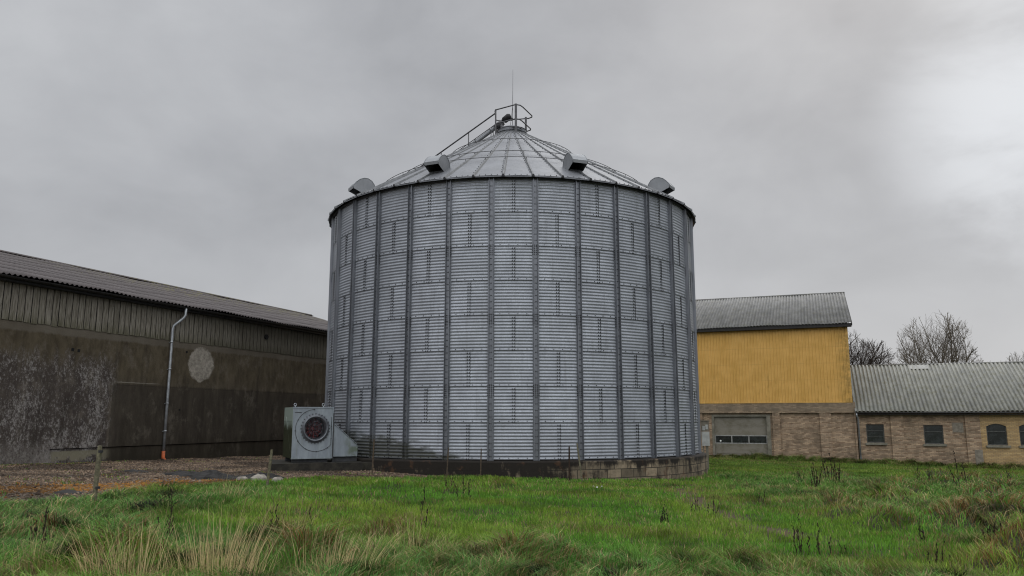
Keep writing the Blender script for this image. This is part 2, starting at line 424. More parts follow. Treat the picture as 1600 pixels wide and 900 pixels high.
# tussock mounds: x, y, radius, height, brownness
MOUNDS = [(6.85,16.9,.75,.20,.5),(6.4,15.6,.7,.16,.3),(6.6,14.1,.85,.26,.5),(7.6,14.0,.8,.32,1),(8.3,14.4,.8,.30,.9),(9.1,14.6,.9,.32,.9),(9.9,15.3,.8,.25,.7),
          (6.25,10.0,.75,.38,1),(6.9,10.3,.8,.42,1),(5.6,9.55,.5,.16,.8),(11.5,24.7,1.0,.22,.4),(14.9,28.1,1.0,.25,.6),(14.9,24.8,1.2,.28,.6),(11.4,19.6,1.1,.28,.4),(8.9,18.8,1.0,.22,.3),
          (10.3,21.5,1.3,.25,.3),(13.0,21.5,1.2,.3,.5),(9.8,17.2,1.0,.22,.4),(12.3,17.6,1.3,.3,.6),(16.6,29.3,1.3,.3,.5),(18.3,27.2,1.2,.3,.4),
          (-5.5,9.6,.5,.14,.5),(-2.9,10.1,.5,.14,.8),(-1.6,10.9,.6,.14,.7),(0,9.2,.6,.16,.5),(.5,8.9,.55,.14,.3),(-4.6,10.0,.5,.10,.3),(2.7,9.3,.5,.06,.2),(-3.9,8.3,.6,.14,.4),(-2.2,8.8,.6,.16,.6),
          (-1.4,18.5,.7,.12,.3),(-2.9,19.5,.9,.10,.2),(-.2,20.8,1.0,.08,.2),(12.5,32,1.4,.2,.5),(18,34,1.6,.25,.5),(22,36,1.6,.2,.4)]
def H(x, y):
    x = np.asarray(x, float); y = np.asarray(y, float)
    xe = np.clip(x, -25, 32); ye = np.clip(y, -8, 60)
    z = .03 - .03*xe - .012*(ye-24.4)
    near = np.clip((60-np.hypot(x, y))/30, 0, 1)
    z = z + near*(.05*(vnoise(x,y,2.3,1)-.5) + .05*(vnoise(x,y,.8,2)-.5))
    for mx, my, r, h, b in MOUNDS:
        z = z + 1.35*h*np.exp(-((x-mx)**2+(y-my)**2)/(r*r)*2.6)*(.7+.6*vnoise(x,y,.3,3))*.8
    far = np.clip((np.hypot(x, y)-120)/500, 0, 1)
    return z + far*(4*(vnoise(x,y,180,5)-.3))
BY = [0, 5, 9, 12.4, 15, 17.7, 20.8, 23.05, 25.1, 27.0]
BX = [-13.5, -11.0, -9.2, -8.0, -7.6, -6.8, -5.7, -3.8, -1.6, -.8]
def gravel_mask(x, y):
    """1 on gravel (shed side), 0 on grass"""
    xb = np.interp(y, BY, BX) + .9*(vnoise(x,y,1.6,7)-.5) + .35*(vnoise(x,y,.4,8)-.5)
    d = xb - x
    m = np.clip(d/.35+.5, 0, 1)
    return np.where(y > 27, np.where(x < 0, 1.0, 0.0), m)
def rut_mask(x, y):
    pts = [(5.6,26.0),(4.6,22.0),(3.9,16.5),(4.0,13.6),(4.5,12.0)]
    best = np.full(np.shape(x), 9.0)
    for (ax, ay), (bx, by) in zip(pts, pts[1:]):
        t = np.clip(((x-ax)*(bx-ax)+(y-ay)*(by-ay))/((bx-ax)**2+(by-ay)**2), 0, 1)
        best = np.minimum(best, np.hypot(x-ax-t*(bx-ax), y-ay-t*(by-ay)))
    return np.clip(1.3-best/.38, 0, 1)*np.clip((vnoise(x,y,.6,9)-.15)*2.4, 0, 1)
def lines(lo, hi, step, far):
    a = list(np.arange(lo, hi+1e-6, step)); s = step; p = hi
    while p < far: s *= 1.35; p += s; a.append(p)
    s = step; p = lo; pre = []
    while p > -far: s *= 1.35; p -= s; pre.append(p)
    return np.array(pre[::-1]+a)
gx = lines(-20, 28, .16, 1800); gy = lines(3, 40, .16, 1800)
GX, GY = np.meshgrid(gx, gy)
V = np.stack([GX, GY, H(GX, GY)], -1).reshape(-1, 3)
nx, ny = len(gx), len(gy)
I = (np.arange(ny-1)[:, None]*nx + np.arange(nx-1)[None]).ravel()
F = np.stack([I, I+1, I+1+nx, I+nx], -1)
gm = gravel_mask(V[:,0], V[:,1]); rm = rut_mask(V[:,0], V[:,1])
def m_ground():
    t = NT('soil_and_gravel'); P = t.pos(); x, y, z = t.sep(P)
    a = t.n('ShaderNodeAttribute', attribute_name='col'); s = t.n('ShaderNodeSeparateColor'); t.put(s.inputs[0], a.outputs['Color'])
    g, dist = s.outputs[0], s.outputs[1]
    v = t.vor(P, 22, 'Color'); vs = t.n('ShaderNodeSeparateColor'); t.put(vs.inputs[0], v); vd = t.vor(P, 22, 'Distance')
    stone = t.ramp(vs.outputs[0], [(0,(.07,.055,.042)),(1,(.24,.20,.165)),(.5,(.13,.105,.082)),(.8,(.18,.145,.12))])
    stone = t.mix(t.step(vd, .35, .75), stone, (.03,.022,.016))
    n1 = t.noise(P, .45, 6, .65); n2 = t.noise(P, 3, 6, .7)
    stone = t.mix(t.math('MULTIPLY', t.step(n1, .42, .62), .5), stone, (.075,.05,.032))
    # orange lichen/leaf band on the yard
    band = s.outputs[2]
    stone = t.mix(t.math('MULTIPLY', t.math('MULTIPLY', band, t.step(n2, .35, .6)), .8), stone, (.20,.10,.022))
    soil = t.mix(t.step(n2, .35, .65), (.018,.016,.008), (.045,.04,.016))
    soil = t.mix(t.step(t.noise(P, .8, 4), .45, .65), soil, (.025,.035,.010))
    soil = t.mix(dist, soil, (.075,.05,.028))
    farc = t.mix(t.step(t.noise(P, .05, 5), .4, .6), (.045,.07,.018), (.055,.065,.025))
    far = t.step(t.math('ABSOLUTE', y), 60, 90)
    c = t.mix(g, soil, stone); c = t.mix(far, c, farc)
    h = t.math('MULTIPLY_ADD', t.math('SUBTRACT', 1.0, vd), 1.0, t.math('MULTIPLY', n2, 1.2))
    t.bump(h, .03, .8)
    return t.done(c, .85, spec=.25)
M['ground'] = m_ground()
bandm = np.clip(1.3-np.abs((V[:,1]-15.9) - (V[:,0]+10.0)*1.35 + .8*(vnoise(V[:,0],V[:,1],1.5,12)-.5))/1.1, 0, 1)
bandm = np.maximum(bandm, np.clip(1-np.hypot((V[:,0]+9.4)/1.2, (V[:,1]-13.2)/1.3), 0, 1))
bandm *= (V[:,1] < 24)
ground = np_mesh('ground', V, F, M['ground'], np.stack([gm, rm, bandm], -1), smooth=True)
tag(ground, kind='structure')

# ------------------------------------------------------------------ grass (uncountable -> stuff)
def keepout(x, y):
    k = (np.hypot(x, y-31.9) < 7.62)
    # shed footprint, fan plinth, brick buildings
    u = (x+14.95)*.355 + (y-23.5)*.935; w = -(x+14.95)*.935 + (y-23.5)*.355
    k |= (w > -.05) & (w < 14)
    ur = (x-21.57)*.935 - (y-50)*.355; wr = (x-21.57)*.355 + (y-50)*.935
    k |= (wr > .02) & (ur > -20)
    return k, wr
def blades(n, rmin, rmax, seed, hscale=1.0, strip=None):
    g = np.random.default_rng(seed)
    th = g.uniform(R(-42), R(42), n)
    u = g.uniform(0, 1, n); p = .45
    r = (rmin**p + u*(rmax**p-rmin**p))**(1/p)
    x, y = r*np.sin(th), r*np.cos(th)
    if strip:       # rank growth along the foot of the brick walls
        u_ = g.uniform(-11, 12, n); w2 = -.05-.9*g.uniform(0,1,n)**1.5
        x, y = 21.57+u_*.935+w2*.355, 50-u_*.355+w2*.935; r = np.hypot(x, y)
    gmk = gravel_mask(x, y); ko, wr = keepout(x, y); rt = rut_mask(x, y)
    # sparse weeds leak onto the gravel
    leak = (vnoise(x,y,.5,15) > .78) & (vnoise(x,y,2.2,16) > .5)
    us = (x+14.95)*.355+(y-23.5)*.935; ws = -(x+14.95)*.935+(y-23.5)*.355
    leak |= (ws > -.75-.4*vnoise(x,y,.7,17)) & (us < 3.9) & (vnoise(x,y,.3,18) > .3)
    wl = (ws > -.55) & (us < 2.6)
    ok = (~ko) & (wl | (g.uniform(0,1,n) > gmk) | (leak & (g.uniform(0,1,n) < .3) & (x < 0)))
    ok &= g.uniform(0,1,n) > rt*.85
    ok &= y > 4.5
    x, y, r, gmk, wr = x[ok], y[ok], r[ok], gmk[ok], wr[ok]; n = len(x)
    z = H(x, y)
    mound = np.zeros(n); brown = np.zeros(n)
    for mx, my, mr, mh, mb in MOUNDS:
        q_ = ((x-mx)**2+(y-my)**2)/(mr*mr); e = np.exp(-q_*1.9); mound = np.maximum(mound, e); brown = np.maximum(brown, np.clip(1.25*np.exp(-q_*3.2), 0, 1)*mb)
    # rough zones: near-left front and the right field; lawn in the middle
    rough = np.clip((11.6-y-.25*(x+2)*(x>-2)*1.0)/2.0, 0, 1)
    rough = np.maximum(rough, np.clip((x-5.3-(24-np.minimum(y,24))*.05)/1.8, 0, 1)*np.clip((34-y)/5, 0, 1)*.75)
    rough = np.maximum(rough, np.clip((-4.2-x)/1.2, 0, 1)*np.clip((20-y)/3,0,1))
    rough = np.maximum(rough, np.clip(1-np.abs(wr+.5)/.8, 0, 1)*.9)
    n1 = vnoise(x,y,1.3,21); n2 = vnoise(x,y,.45,22); n3 = vnoise(x,y,.16,23); n4 = vnoise(x,y,3.2,24)
    clump = .55*n2+.45*n3
    hgt = (.035+.055*clump+.03*n1)*(1-rough) + rough*(.07+.20*clump**1.4+.05*n1) + .12*mound*clump
    hgt = hgt + .30*clump*np.clip(1-np.abs(wr+.45)/.6, 0, 1)
    hgt *= g.uniform(.55, 1.25, n)*hscale
    hgt *= (1-.5*gmk)
    wdt = (.0032+.00058*r)*g.uniform(.7, 1.3, n)*(1+.25*rough)
    ang = g.uniform(0, 2*np.pi, n)
    # blades of a clump droop the same way
    da = 2*np.pi*vnoise(x,y,.55,25)*2 + g.normal(0, .9, n)
    droop = hgt*(g.uniform(.15, .7, n)+.5*rough*g.uniform(0,1,n)+.5*mound)
    dx, dy = np.cos(da)*droop, np.sin(da)*droop
    wx, wy = np.cos(ang)*wdt*.5, np.sin(ang)*wdt*.5
    P0 = np.stack([x-wx, y-wy, z-.02], -1); P1 = np.stack([x+wx, y+wy, z-.02], -1)
    mz = z+hgt*.62; mxx, myy = x+dx*.35, y+dy*.35
    P2 = np.stack([mxx+wx*.8, myy+wy*.8, mz], -1); P3 = np.stack([mxx-wx*.8, myy-wy*.8, mz], -1)
    tz = z+hgt*(1-.18*rough)
    P4 = np.stack([x+dx+wx*.15, y+dy+wy*.15, tz], -1); P5 = np.stack([x+dx-wx*.15, y+dy-wy*.15, tz], -1)
    Vv = np.stack([P0,P1,P2,P3,P4,P5], 1).reshape(-1, 3)
    b = np.arange(n)[:, None]*6
    Ff = np.concatenate([b+np.array([[0,1,2,3]]), b+np.array([[3,2,4,5]])], 0)
    # blade colours, with the shade of gaps painted in
    c_lush = np.array([.118,.285,.028]); c_yel = np.array([.235,.33,.042]); c_blue = np.array([.10,.215,.055]); c_dry = np.array([.44,.34,.17]); c_brn = np.array([.19,.105,.038])
    a = np.clip((n1-.35)*1.6+g.normal(0,.18,n), 0, 1)[:, None]
    C = c_lush*(1-a)+c_yel*a
    a = np.clip(rough*(.25+.9*n4)+g.normal(0,.12,n), 0, .9)[:, None]; C = C*(1-a)+c_blue*a
    wallz = np.clip(1-np.abs(wr+.45)/.6, 0, 1)
    dryp = .035+.14*rough+.10*(n4>.62)+.40*brown*(n3>.35)+.35*wallz
    dry = (g.uniform(0,1,n) < dryp)[:, None]
    C = np.where(dry, c_dry*g.uniform(.5,1.05,n)[:,None], C)
    br = (g.uniform(0,1,n) < brown*.55+gmk*.4)[:, None]
    C = np.where(br, c_brn*g.uniform(.5,1.7,n)[:,None], C)
    yl = np.clip((y-26)/14, 0, 1)[:, None]*.45; C = C*(1-yl)+np.array([.125,.145,.03])*yl
    gap_shade = np.clip((vnoise(x,y,.33,27)-.60)*3, 0, 1)*(.28+.6*rough) + np.clip((vnoise(x,y,1.1,63)-.62)*3.5, 0, 1)*.4  # shaded gaps between clumps, painted as darker blades
    th_ = np.clip((vnoise(x,y,1.7,61)-.58)*4, 0, 1)*np.clip((vnoise(x,y,.25,62)-.2)*2, 0, 1)
    tk = (g.uniform(0,1,n) < .5*th_)[:, None]; C = np.where(tk, np.array([.26,.22,.085])*g.uniform(.6,1.2,n)[:, None], C)
    C = C*g.uniform(.55,1.35,n)[:, None]*(1-gap_shade[:, None])
    C = np.repeat(C, 6, 0)
    return Vv, Ff, C
Vg, Fg, Cg = blades(620000, 6.2, 58, 31)
Vs, Fs, Cs = blades(26000, 6, 50, 77, 1.1, True)
Fg = np.concatenate([Fg, Fs+len(Vg)]); Vg = np.concatenate([Vg, Vs]); Cg = np.concatenate([Cg, Cs])
grass = np_mesh('grass', Vg, Fg, M['grass'], Cg)
tag(grass, 'rough green meadow grass covering the ground between camera and silo', 'grass', kind='stuff')

# pebbles over the yard gravel
def pebbles(n):
    g = np.random.default_rng(5)
    x = g.uniform(-19, 0, n*3); y = g.uniform(8, 36, n*3)
    ko, _ = keepout(x, y)
    ok = (~ko) & (gravel_mask(x, y) > g.uniform(0,1,n*3)) & (x/y > -.8)
    x, y = x[ok][:n], y[ok][:n]; n = len(x); z = H(x, y)
    s = g.lognormal(np.log(.016), .4, n)
    base = np.array([[1,0,0],[0,1,0],[-1,0,0],[0,-1,0],[0,0,.75],[0,0,-.75]])
    rot = g.uniform(0, 6.28, n); c, si = np.cos(rot), np.sin(rot)
    Q = base[None]*g.uniform(.6,1.3,(n,6,1))*s[:,None,None]
    X = Q[:,:,0]*c[:,None]-Q[:,:,1]*si[:,None]+x[:,None]; Y = Q[:,:,0]*si[:,None]+Q[:,:,1]*c[:,None]+y[:,None]; Z = Q[:,:,2]+z[:,None]+s[:,None]*.3
    Vp = np.stack([X,Y,Z],-1).reshape(-1,3)
    f = np.array([[0,1,4],[1,2,4],[2,3,4],[3,0,4],[1,0,5],[2,1,5],[3,2,5],[0,3,5]])
    Fp = (f[None]+np.arange(n)[:,None,None]*6).reshape(-1,3)
    k = g.uniform(0,1,n)[:,None]
    k = k**1.5
    C = np.array([.07,.05,.036])*(1-k)+np.array([.30,.245,.19])*k
    org = np.maximum(np.clip(1.3-np.abs((y-15.9)-(x+10.0)*1.35+1.6*(vnoise(x,y,1.1,12)-.5))/1.9, 0, 1), np.clip(1.2-np.hypot((x+9.6)/1.3,(y-13.4)/1.4), 0, 1))*(y<21)
    C = np.where((g.uniform(0,1,n) < .75*org)[:,None], np.array([.30,.15,.03])*g.uniform(.6,1.2,n)[:,None], C)
    drk = vnoise(x,y,1.1,41) > .58
    C = np.where(drk[:,None], C*.45, C)*np.array([.88,.80,.72])
    return Vp, Fp, np.repeat(C, 6, 0)
Vp, Fp, Cp = pebbles(60000)
gravel = np_mesh('gravel', Vp, Fp, M['pebble'], Cp)
tag(gravel, 'loose brown gravel stones on the yard beside the shed', 'gravel', kind='stuff')

def hz(x, y): return float(H(np.array([x]), np.array([y]))[0])

# ------------------------------------------------------------------ silo
SX, SY, SR = 0.0, 31.9, 7.23
ZB, RH, NR = .57, 1.118, 8
silo = empty('grain_silo', (SX, SY, 0), 0, 'large round corrugated steel grain silo with conical ribbed roof', 'silo')
def pol(r, th, z): return (r*math.sin(th), -r*math.cos(th), z)   # th from the front, positive to the right
OFF = R(.35)
NB = 32; BAY = 2*math.pi/NB
# foundation
mb = MB(); rows = []
for r, z in ((7.50,-1.2),(7.52,.50),(7.50,.53),(7.46,.545),(7.0,.55)):
    rows.append([pol(r+.012*math.sin(k*7.1)+.008*math.sin(k*2.3), 2*math.pi*k/160, z) for k in range(160)])
mb.grid(rows, closed=True, smooth=False)
mb.build('foundation', M['found'], silo)
# wall rings
PITCH = RH/11
for ring in range(NR):
    mb = MB(); z0 = ZB+ring*RH; rows = []
    NS = 88
    ths = [2*math.pi*k/160 for k in range(160)]
    rows.append([pol(SR-.02, t, z0-.004) for t in ths])
    for i in range(NS+1):
        z = z0+RH*i/NS
        r = SR + .0095*math.sin(2*math.pi*(z-ZB)/PITCH) + .012*(1-i/NS)
        rows.append([pol(r, t, z) for t in ths])
    mb.grid(rows, closed=True)
    # lap bolts along the lower edge, and the vertical seams in every second bay
    for b in range(NB):
        c = b*BAY + OFF
        for k in range(1, 5):
            th = c-BAY/2 + BAY*k/5
            p = pol(SR+.012, th, z0+PITCH*.5); Mx = Matrix.Translation(p) @ Matrix.Rotation(th, 4, 'Z')
            mb.box((-.012,-.014,-.012), (.012,.01,.012), 1, Mx)
        if (b + ring) % 2 == 1:
            for k in range(11):
                z = z0+PITCH*(k+.25)
                for du in (-.034, .034):
                    th = c+du/SR
                    Mx = Matrix.Translation(pol(SR+.010, th, z)) @ Matrix.Rotation(th, 4, 'Z')
                    mb.box((-.012,-.020,-.020), (.012,.0,.020), 1, Mx)
            # lap edge of the upper sheet
            Mx = Matrix.Rotation(c+.062/SR, 4, 'Z')
            mb.box((-.003,-SR-.012,z0+.02), (.003,-SR+.01,z0+RH-.03), 1, Mx)
        th = c
        Mx = Matrix.Rotation(th, 4, 'Z')
    rows = [[pol(SR+.0165, t, z0+.000) for t in ths], [pol(SR+.0165, t, z0+.010) for t in ths]]
    mb.grid(rows, 2, closed=True)
    mb.build('wall_ring', [M['sheet'], M['bolt'], M['seam']], silo)
# stiffeners
mb = MB(); prof = [(-.105,-.01),(-.105,.014),(-.083,.016),(-.078,.092),(-.060,.095),(-.052,.030),(.052,.030),(.060,.095),(.078,.092),(.083,.016),(.105,.014),(.105,-.01)]
zt = ZB+NR*RH
mb.prism(prof, ZB-.02, zt+.02, lambda u, w, z: (u, -SR-.004-z, w))
for k in range(int((zt-ZB)/.2)):
    z = ZB+.1+k*.2
    for u in (-.02, .02):
        mb.box((u-.011, -SR-.047, z-.013), (u+.011, -SR-.03, z+.013), 1)
for k in (2, 4, 6):
    z = ZB+k*RH
    mb.box((-.049,-SR-.042,z-.30), (.049,-SR-.036,z+.10), 0)
    for dz in (-.27,-.21,-.15,-.09,-.03,.03):
        for u in (-.093,-.03,.03,.093):
            mb.box((u-.012,-SR-.056 if abs(u) < .05 else -SR-.034,z+dz-.013), (u+.012,-SR-.02,z+dz+.013), 1)
stif = mb.build('stiffener', [M['stiff'], M['bolt']], silo)
for k in range(NB):
    o = stif if k == 0 else stif.copy()
    if k: col.objects.link(o); o.parent = silo
    o.rotation_euler = (0, 0, OFF + (k+.5)*BAY)
# eave ring
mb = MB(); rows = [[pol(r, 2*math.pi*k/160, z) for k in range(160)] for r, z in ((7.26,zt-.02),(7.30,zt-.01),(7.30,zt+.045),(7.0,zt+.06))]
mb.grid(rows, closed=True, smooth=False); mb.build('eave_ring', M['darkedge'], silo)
# roof: 48 panels, each with its rib
RE, ZE, RT = 7.44, zt+.05, .50
SL = .60
def zr(r): return ZE + SL*(RE-r)
NP = 48; DP = 2*math.pi/NP
mb = MB(); ph = R(-2.2)
w = DP
rows = []
for i in range(9):
    r = RE+.0-(RE-RT)*i/8
    rows.append([pol(r, t, zr(r)+.012*math.sin(math.pi*((t+w/2)/w))) for t in (-w/2,-w/4,0,w/4,w/2)])
mb.grid(rows)
mb.face([pol(RE, -w/2, ZE), pol(RE, -w/2, ZE-.035), pol(RE, w/2, ZE-.035), pol(RE, w/2, ZE)], 0)
# rib on the left edge: trapezoid section running up the slope
sec = [(-.055,0.0),(-.022,.072),(.022,.072),(.055,0.0)]
N8 = 8; rr = []
for i in range(N8+1):
    r = RE+.03-(RE+.03-RT)*i/N8; f = .45+.55*(r-RT)/(RE-RT)
    c, s_ = math.cos(-w/2), math.sin(-w/2)
    row = []
    for a, h in sec:
        x, y, z = pol(r, -w/2, zr(r)+h*f-.003)
        row.append((x+a*f*c, y+a*f*s_, z))
    rr.append(row)
mb.grid(rr, 2, smooth=False)
mb.face(rr[0], 1)
for i in range(1, 26):
    r = RE-.15-i*.25
    if r < .9: break
    x, y, z = pol(r, -w/2, zr(r)+.008)
    Mx = Matrix.Translation((x,y,z)) @ Matrix.Rotation(-w/2, 4, 'Z')
    mb.box((-.085,-.014,0), (-.06,.014,.014), 1, Mx)
for k in (-.3,-.1,.1,.3):
    Mx = Matrix.Translation(pol(RE-.06, w*k, zr(RE-.06)+.008)) @ Matrix.Rotation(w*k, 4, 'Z')
    mb.box((-.012,-.012,0), (.012,.012,.018), 1, Mx)
panel = mb.build('roof_panel', [M['roofmetal'], M['bolt'], M['rib']], silo)
for k in range(NP):
    o = panel if k == 0 else panel.copy()
    if k: col.objects.link(o); o.parent = silo
    o.rotation_euler = (0, 0, ph + (k+.5)*DP)
# safety rings on the roof
for rr_ in (5.5, 4.6, 2.6):
    mb = MB(); z = zr(rr_)+.13
    mb.tube([pol(rr_, 2*math.pi*k/96, z) for k in range(97)], .012, 6, caps=False)
    for k in range(NP):
        th = ph+k*DP
        mb.tube([pol(rr_-.02, th, z+.02), pol(rr_+.02, th, z-.02), pol(rr_+.02, th, zr(rr_)+.06)], .011, 4)
    mb.build('roof_ring', M['rail'], silo)
# collar and cap
mb = MB()
prof = [(.62,13.44),(.62,13.62),(.66,13.64),(.66,13.68),(.60,13.70),(.60,13.78),(.63,13.80),(.55,13.86),(.0,13.93)]
mb.grid([[pol(r, 2*math.pi*k/40, zr(RT)-13.66+z) for k in range(40)] for r, z in prof], closed=True, smooth=False)
mb.build('roof_collar', M['roofmetal'], silo)
# roof vents
def vent(th, r):
    ro = bpy.data.objects.new('roof_vent', None); col.objects.link(ro); ro.parent = silo
    ro.location = pol(r, th, zr(r)); ro.rotation_euler = (0, 0, th)       # local -y points outwards
    P = [(-.42,.02),(-.43,.22),(-.38,.38),(-.27,.52),(-.10,.60),(.08,.60),(.26,.53),(.42,.40),(.56,.24),(.54,.13),(.14,-.02)]
    P = [(u*.88, z*.95) for u, z in P]; hw = .27
    mb = MB()
    fn = lambda u, w_, z: (w_, -u, z)
    n = len(P)
    # sheet shell: top strip and both cheeks, mouth left open
    for a, b in zip(P[:-2], P[1:-1]):
        mb.face([fn(a[0],-hw,a[1]), fn(a[0],hw,a[1]), fn(b[0],hw,b[1]), fn(b[0],-hw,b[1])], 0)
    for s_ in (-hw, hw):
        q = [fn(u, s_, z) for u, z in P]; mb.face(q if s_ < 0 else q[::-1], 0)
        # folded seam around the cheek
        mb.tube([fn(u, s_, z) for u, z in P[:-1]], .014, 5, 0)
    ins = [(u*.88, z*.95) for u, z in [(-.30,.02),(-.32,.25),(-.12,.46),(.15,.47),(.40,.28),(.50,.135)]]
    for a, b in zip(ins[:-1], ins[1:]):
        mb.face([fn(a[0],-hw+.01,a[1]), fn(b[0],-hw+.01,b[1]), fn(b[0],hw-.01,b[1]), fn(a[0],hw-.01,a[1])], 1)
    mb.build('hood', [M['vent'], M['black']], ro)
    mb = MB()
    N_ = [(-.42,.03),(.12,.0),(.10,-.12),(.16,-.22),(-.44,.20)]
    mb.prism([(-.41,.05),(.13,-.01),(.10,-.10),(.16,-.16),(-.45,.22)], -.23, .23, fn)
    mb.build('neck', M['darkedge'], ro)
for th in (-60.5, -23.2, 19.3, 59.5): vent(R(th), 6.45)
# top platform rail (coordinates about the silo axis)
mb = MB()
def w2l(p): return (p[0]-SX, p[1]-SY, p[2])
hoop = [(-.70,32.78),(-.72,31.75),(-.66,31.62),(.16,31.06),(.34,31.14),(.46,31.35),(.86,32.3),(.86,32.45),(.72,32.60),(-.62,32.86),(-.70,32.78)]
for z, sc in ((14.72,1.0),(14.12,.93),(13.78,.88)):
    mb.tube([w2l((x*sc, 31.9+(y-31.9)*sc, z)) for x, y in hoop], .027, 7)
for x, y, z0, wd in ((.16,31.08,13.45,.05),(.60,32.55,13.4,.045),(-.69,31.68,13.3,.032)):
    mb.box((x-wd-SX, y-wd*.6-SY, z0), (x+wd-SX, y+wd*.6-SY, 14.76))
mb.build('platform_rail', M['rail'], silo)
# ladder rail running down the roof
TH = R(-106)
def lad(r, z): return pol(r, TH, z)
mb = MB()
mb.tube([(-.70,-.22,14.62), lad(.75,14.75), lad(6.9, 14.75-.61*6.15)], .032, 7)
mb.tube([(-.70,-.22,14.1), lad(.75,14.25), lad(6.9, 14.25-.61*6.15)], .018, 6)
for r in (1.95,3.2,4.45,5.7,6.8):
    mb.tube([lad(r, zr(r)), lad(r, 14.75-.61*(r-.75))], .025, 6)
mb.build('ladder_rail', M['rail'], silo)
mb = MB()
for s_ in (-.2, .2):
    d = Vector(pol(1, TH+math.pi/2, 0))*s_
    mb.tube([Vector(lad(.7, zr(.7)+.1))+d, Vector(lad(7.2, zr(7.2)+.1))+d], .02, 5)
for k in range(22):
    r = .8+k*.3; d = Vector(pol(1, TH+math.pi/2, 0))*.2
    mb.tube([Vector(lad(r, zr(r)+.1))-d, Vector(lad(r, zr(r)+.1))+d], .014, 5)
mb.build('roof_ladder', M['rail'], silo)
# filling auger with motor
T2 = R(-110)
auger = bpy.data.objects.new('filling_auger', None); col.objects.link(auger); auger.parent = silo
def au(r, z): return pol(r, T2, z)
mb = MB(); mb.tube([au(.42,14.33), au(7.3, 14.33-.585*6.9)], .095, 12); 
for r in (.9, 1.6, 3.2, 5.2, 7.0): mb.tube([au(r, 14.33-.585*(r-.42)), au(r+.05, 14.30-.585*(r-.42))], .12, 12)
mb.build('auger_tube', M['vent'], auger)
mb = MB()
mb.tube([au(.75,14.14), au(.40,14.34)], [.13,.13], 12); mb.tube([au(.50,14.3), au(.40,13.9)], [.10,.09], 12)
mb.build('spout', M['rail'], auger)
mb = MB(); mb.tube([au(.40,14.36), au(.36,14.40), au(.14,14.54), au(.06,14.58)], [.08,.14,.15,.09], 12)
mb.tube([au(.10,14.5), au(.0,14.38)], .06, 8); mb.build('motor', M['motor'], auger)
for r, s_ in [(r, s_) for r in (.9, 2.2, 4.4, 6.6) for s_ in (-.12, .12)]:
    if 1:
        mb = MB()
        d = Vector(pol(1, T2+math.pi/2, 0))*s_
        mb.tube([Vector(au(r, zr(r)))+d*1.8, Vector(au(r, 14.33-.585*(r-.42)))+d*.6], .018, 5)
        mb.build('support_leg', M['rail'], auger)
# lightning rod
mb = MB(); mb.tube([(.03,-.35,13.5),(.03,-.35,15.2),(.04,-.35,16.5)], [.016,.012,.007], 6)
mb.tube([(-.10,-.30,13.7),(.0,-.34,14.6),(.03,-.35,14.9)], .008, 4); mb.build('lightning_rod', M['rail'], silo)

# ------------------------------------------------------------------ drying fan on its slab
fa = R(25)
FX, FY, FZ = -6.92, 25.2, .47
slab = MB()
slab.box((-.62,-.38,-.85), (2.2,2.3,-.02)); slab.box((2.2,-.05,-.85), (3.0,1.4,-.035))
so = slab.build('concrete_slab', M['plinth'], None, (FX, FY, FZ), R(17))
tag(so, 'low dark wet concrete slab under the grey fan beside the silo', 'slab')
fan = empty('drying_fan', (FX, FY, FZ), fa, 'grey square centrifugal drying fan with round grilled inlet at the silo foot', 'fan')
fan.scale = (.892, 1.28, .92)
W_, D_, H_ = 1.42, 1.25, 1.86
mb = MB()
# housing shell with round hole in the front face
cx, cz, cr = .80, 1.13, .40
pts = []; n = 64
for k in range(n):
    a = 2*math.pi*k/n; dx, dz = math.cos(a), math.sin(a)
    tx = ((W_-cx)/dx if dx > 1e-9 else (-cx/dx if dx < -1e-9 else 1e9)); tz = ((H_-cz)/dz if dz > 1e-9 else ((.12-cz)/dz if dz < -1e-9 else 1e9))
    t = min(tx, tz); pts.append(((cx+cr*dx, cz+cr*dz), (cx+t*dx, cz+t*dz)))
for k in range(n):
    (i0, o0), (i1, o1) = pts[k], pts[(k+1) % n]
    mb.face([(i0[0],0,i0[1]),(o0[0],0,o0[1]),(o1[0],0,o1[1]),(i1[0],0,i1[1])])
for cxx, czz in ((0,.12),(W_,.12),(W_,H_),(0,H_)):   # corner fills
    q = sorted(pts, key=lambda p: (p[1][0]-cxx)**2+(p[1][1]-czz)**2)[:2]
    mb.face([(q[0][1][0],0,q[0][1][1]),(cxx,0,czz),(q[1][1][0],0,q[1][1][1])])
mb.face([(W_,0,.12),(W_,D_,.12),(W_,D_,H_),(W_,0,H_)]); mb.face([(0,0,H_),(W_,0,H_),(W_,D_,H_),(0,D_,H_)]); mb.face([(0,D_,H_),(W_,D_,H_),(W_,D_,.12),(0,D_,.12)])
mb.box((-.01,-.012,.10),(W_+.02,.0,.145)); mb.box((-.01,-.012,H_-.035),(W_+.02,0,H_+.006)); mb.box((W_-.03,-.016,.10),(W_+.012,-.001,H_))
mb.build('housing', M['fan'], fan)
mb = MB(); mb.face([(0,0,.12),(0,0,H_),(0,D_,H_),(0,D_,.12)]); mb.box((-.012,0,.1),(0,.05,H_)); mb.box((-.012,D_-.05,.1),(0,D_,H_))
mb.box((-.010,.05,1.05),(0,D_-.05,1.09)); mb.box((-.010,.05,1.38),(0,D_-.05,1.41))
mb.tube([(-.008,.06+.9*math.sin(R(a)),.2+1.35*math.sin(R(a*1.0)) ) for a in range(0,90,10)], .012, 5)
mb.build('side_panel', M['fanside'], fan)
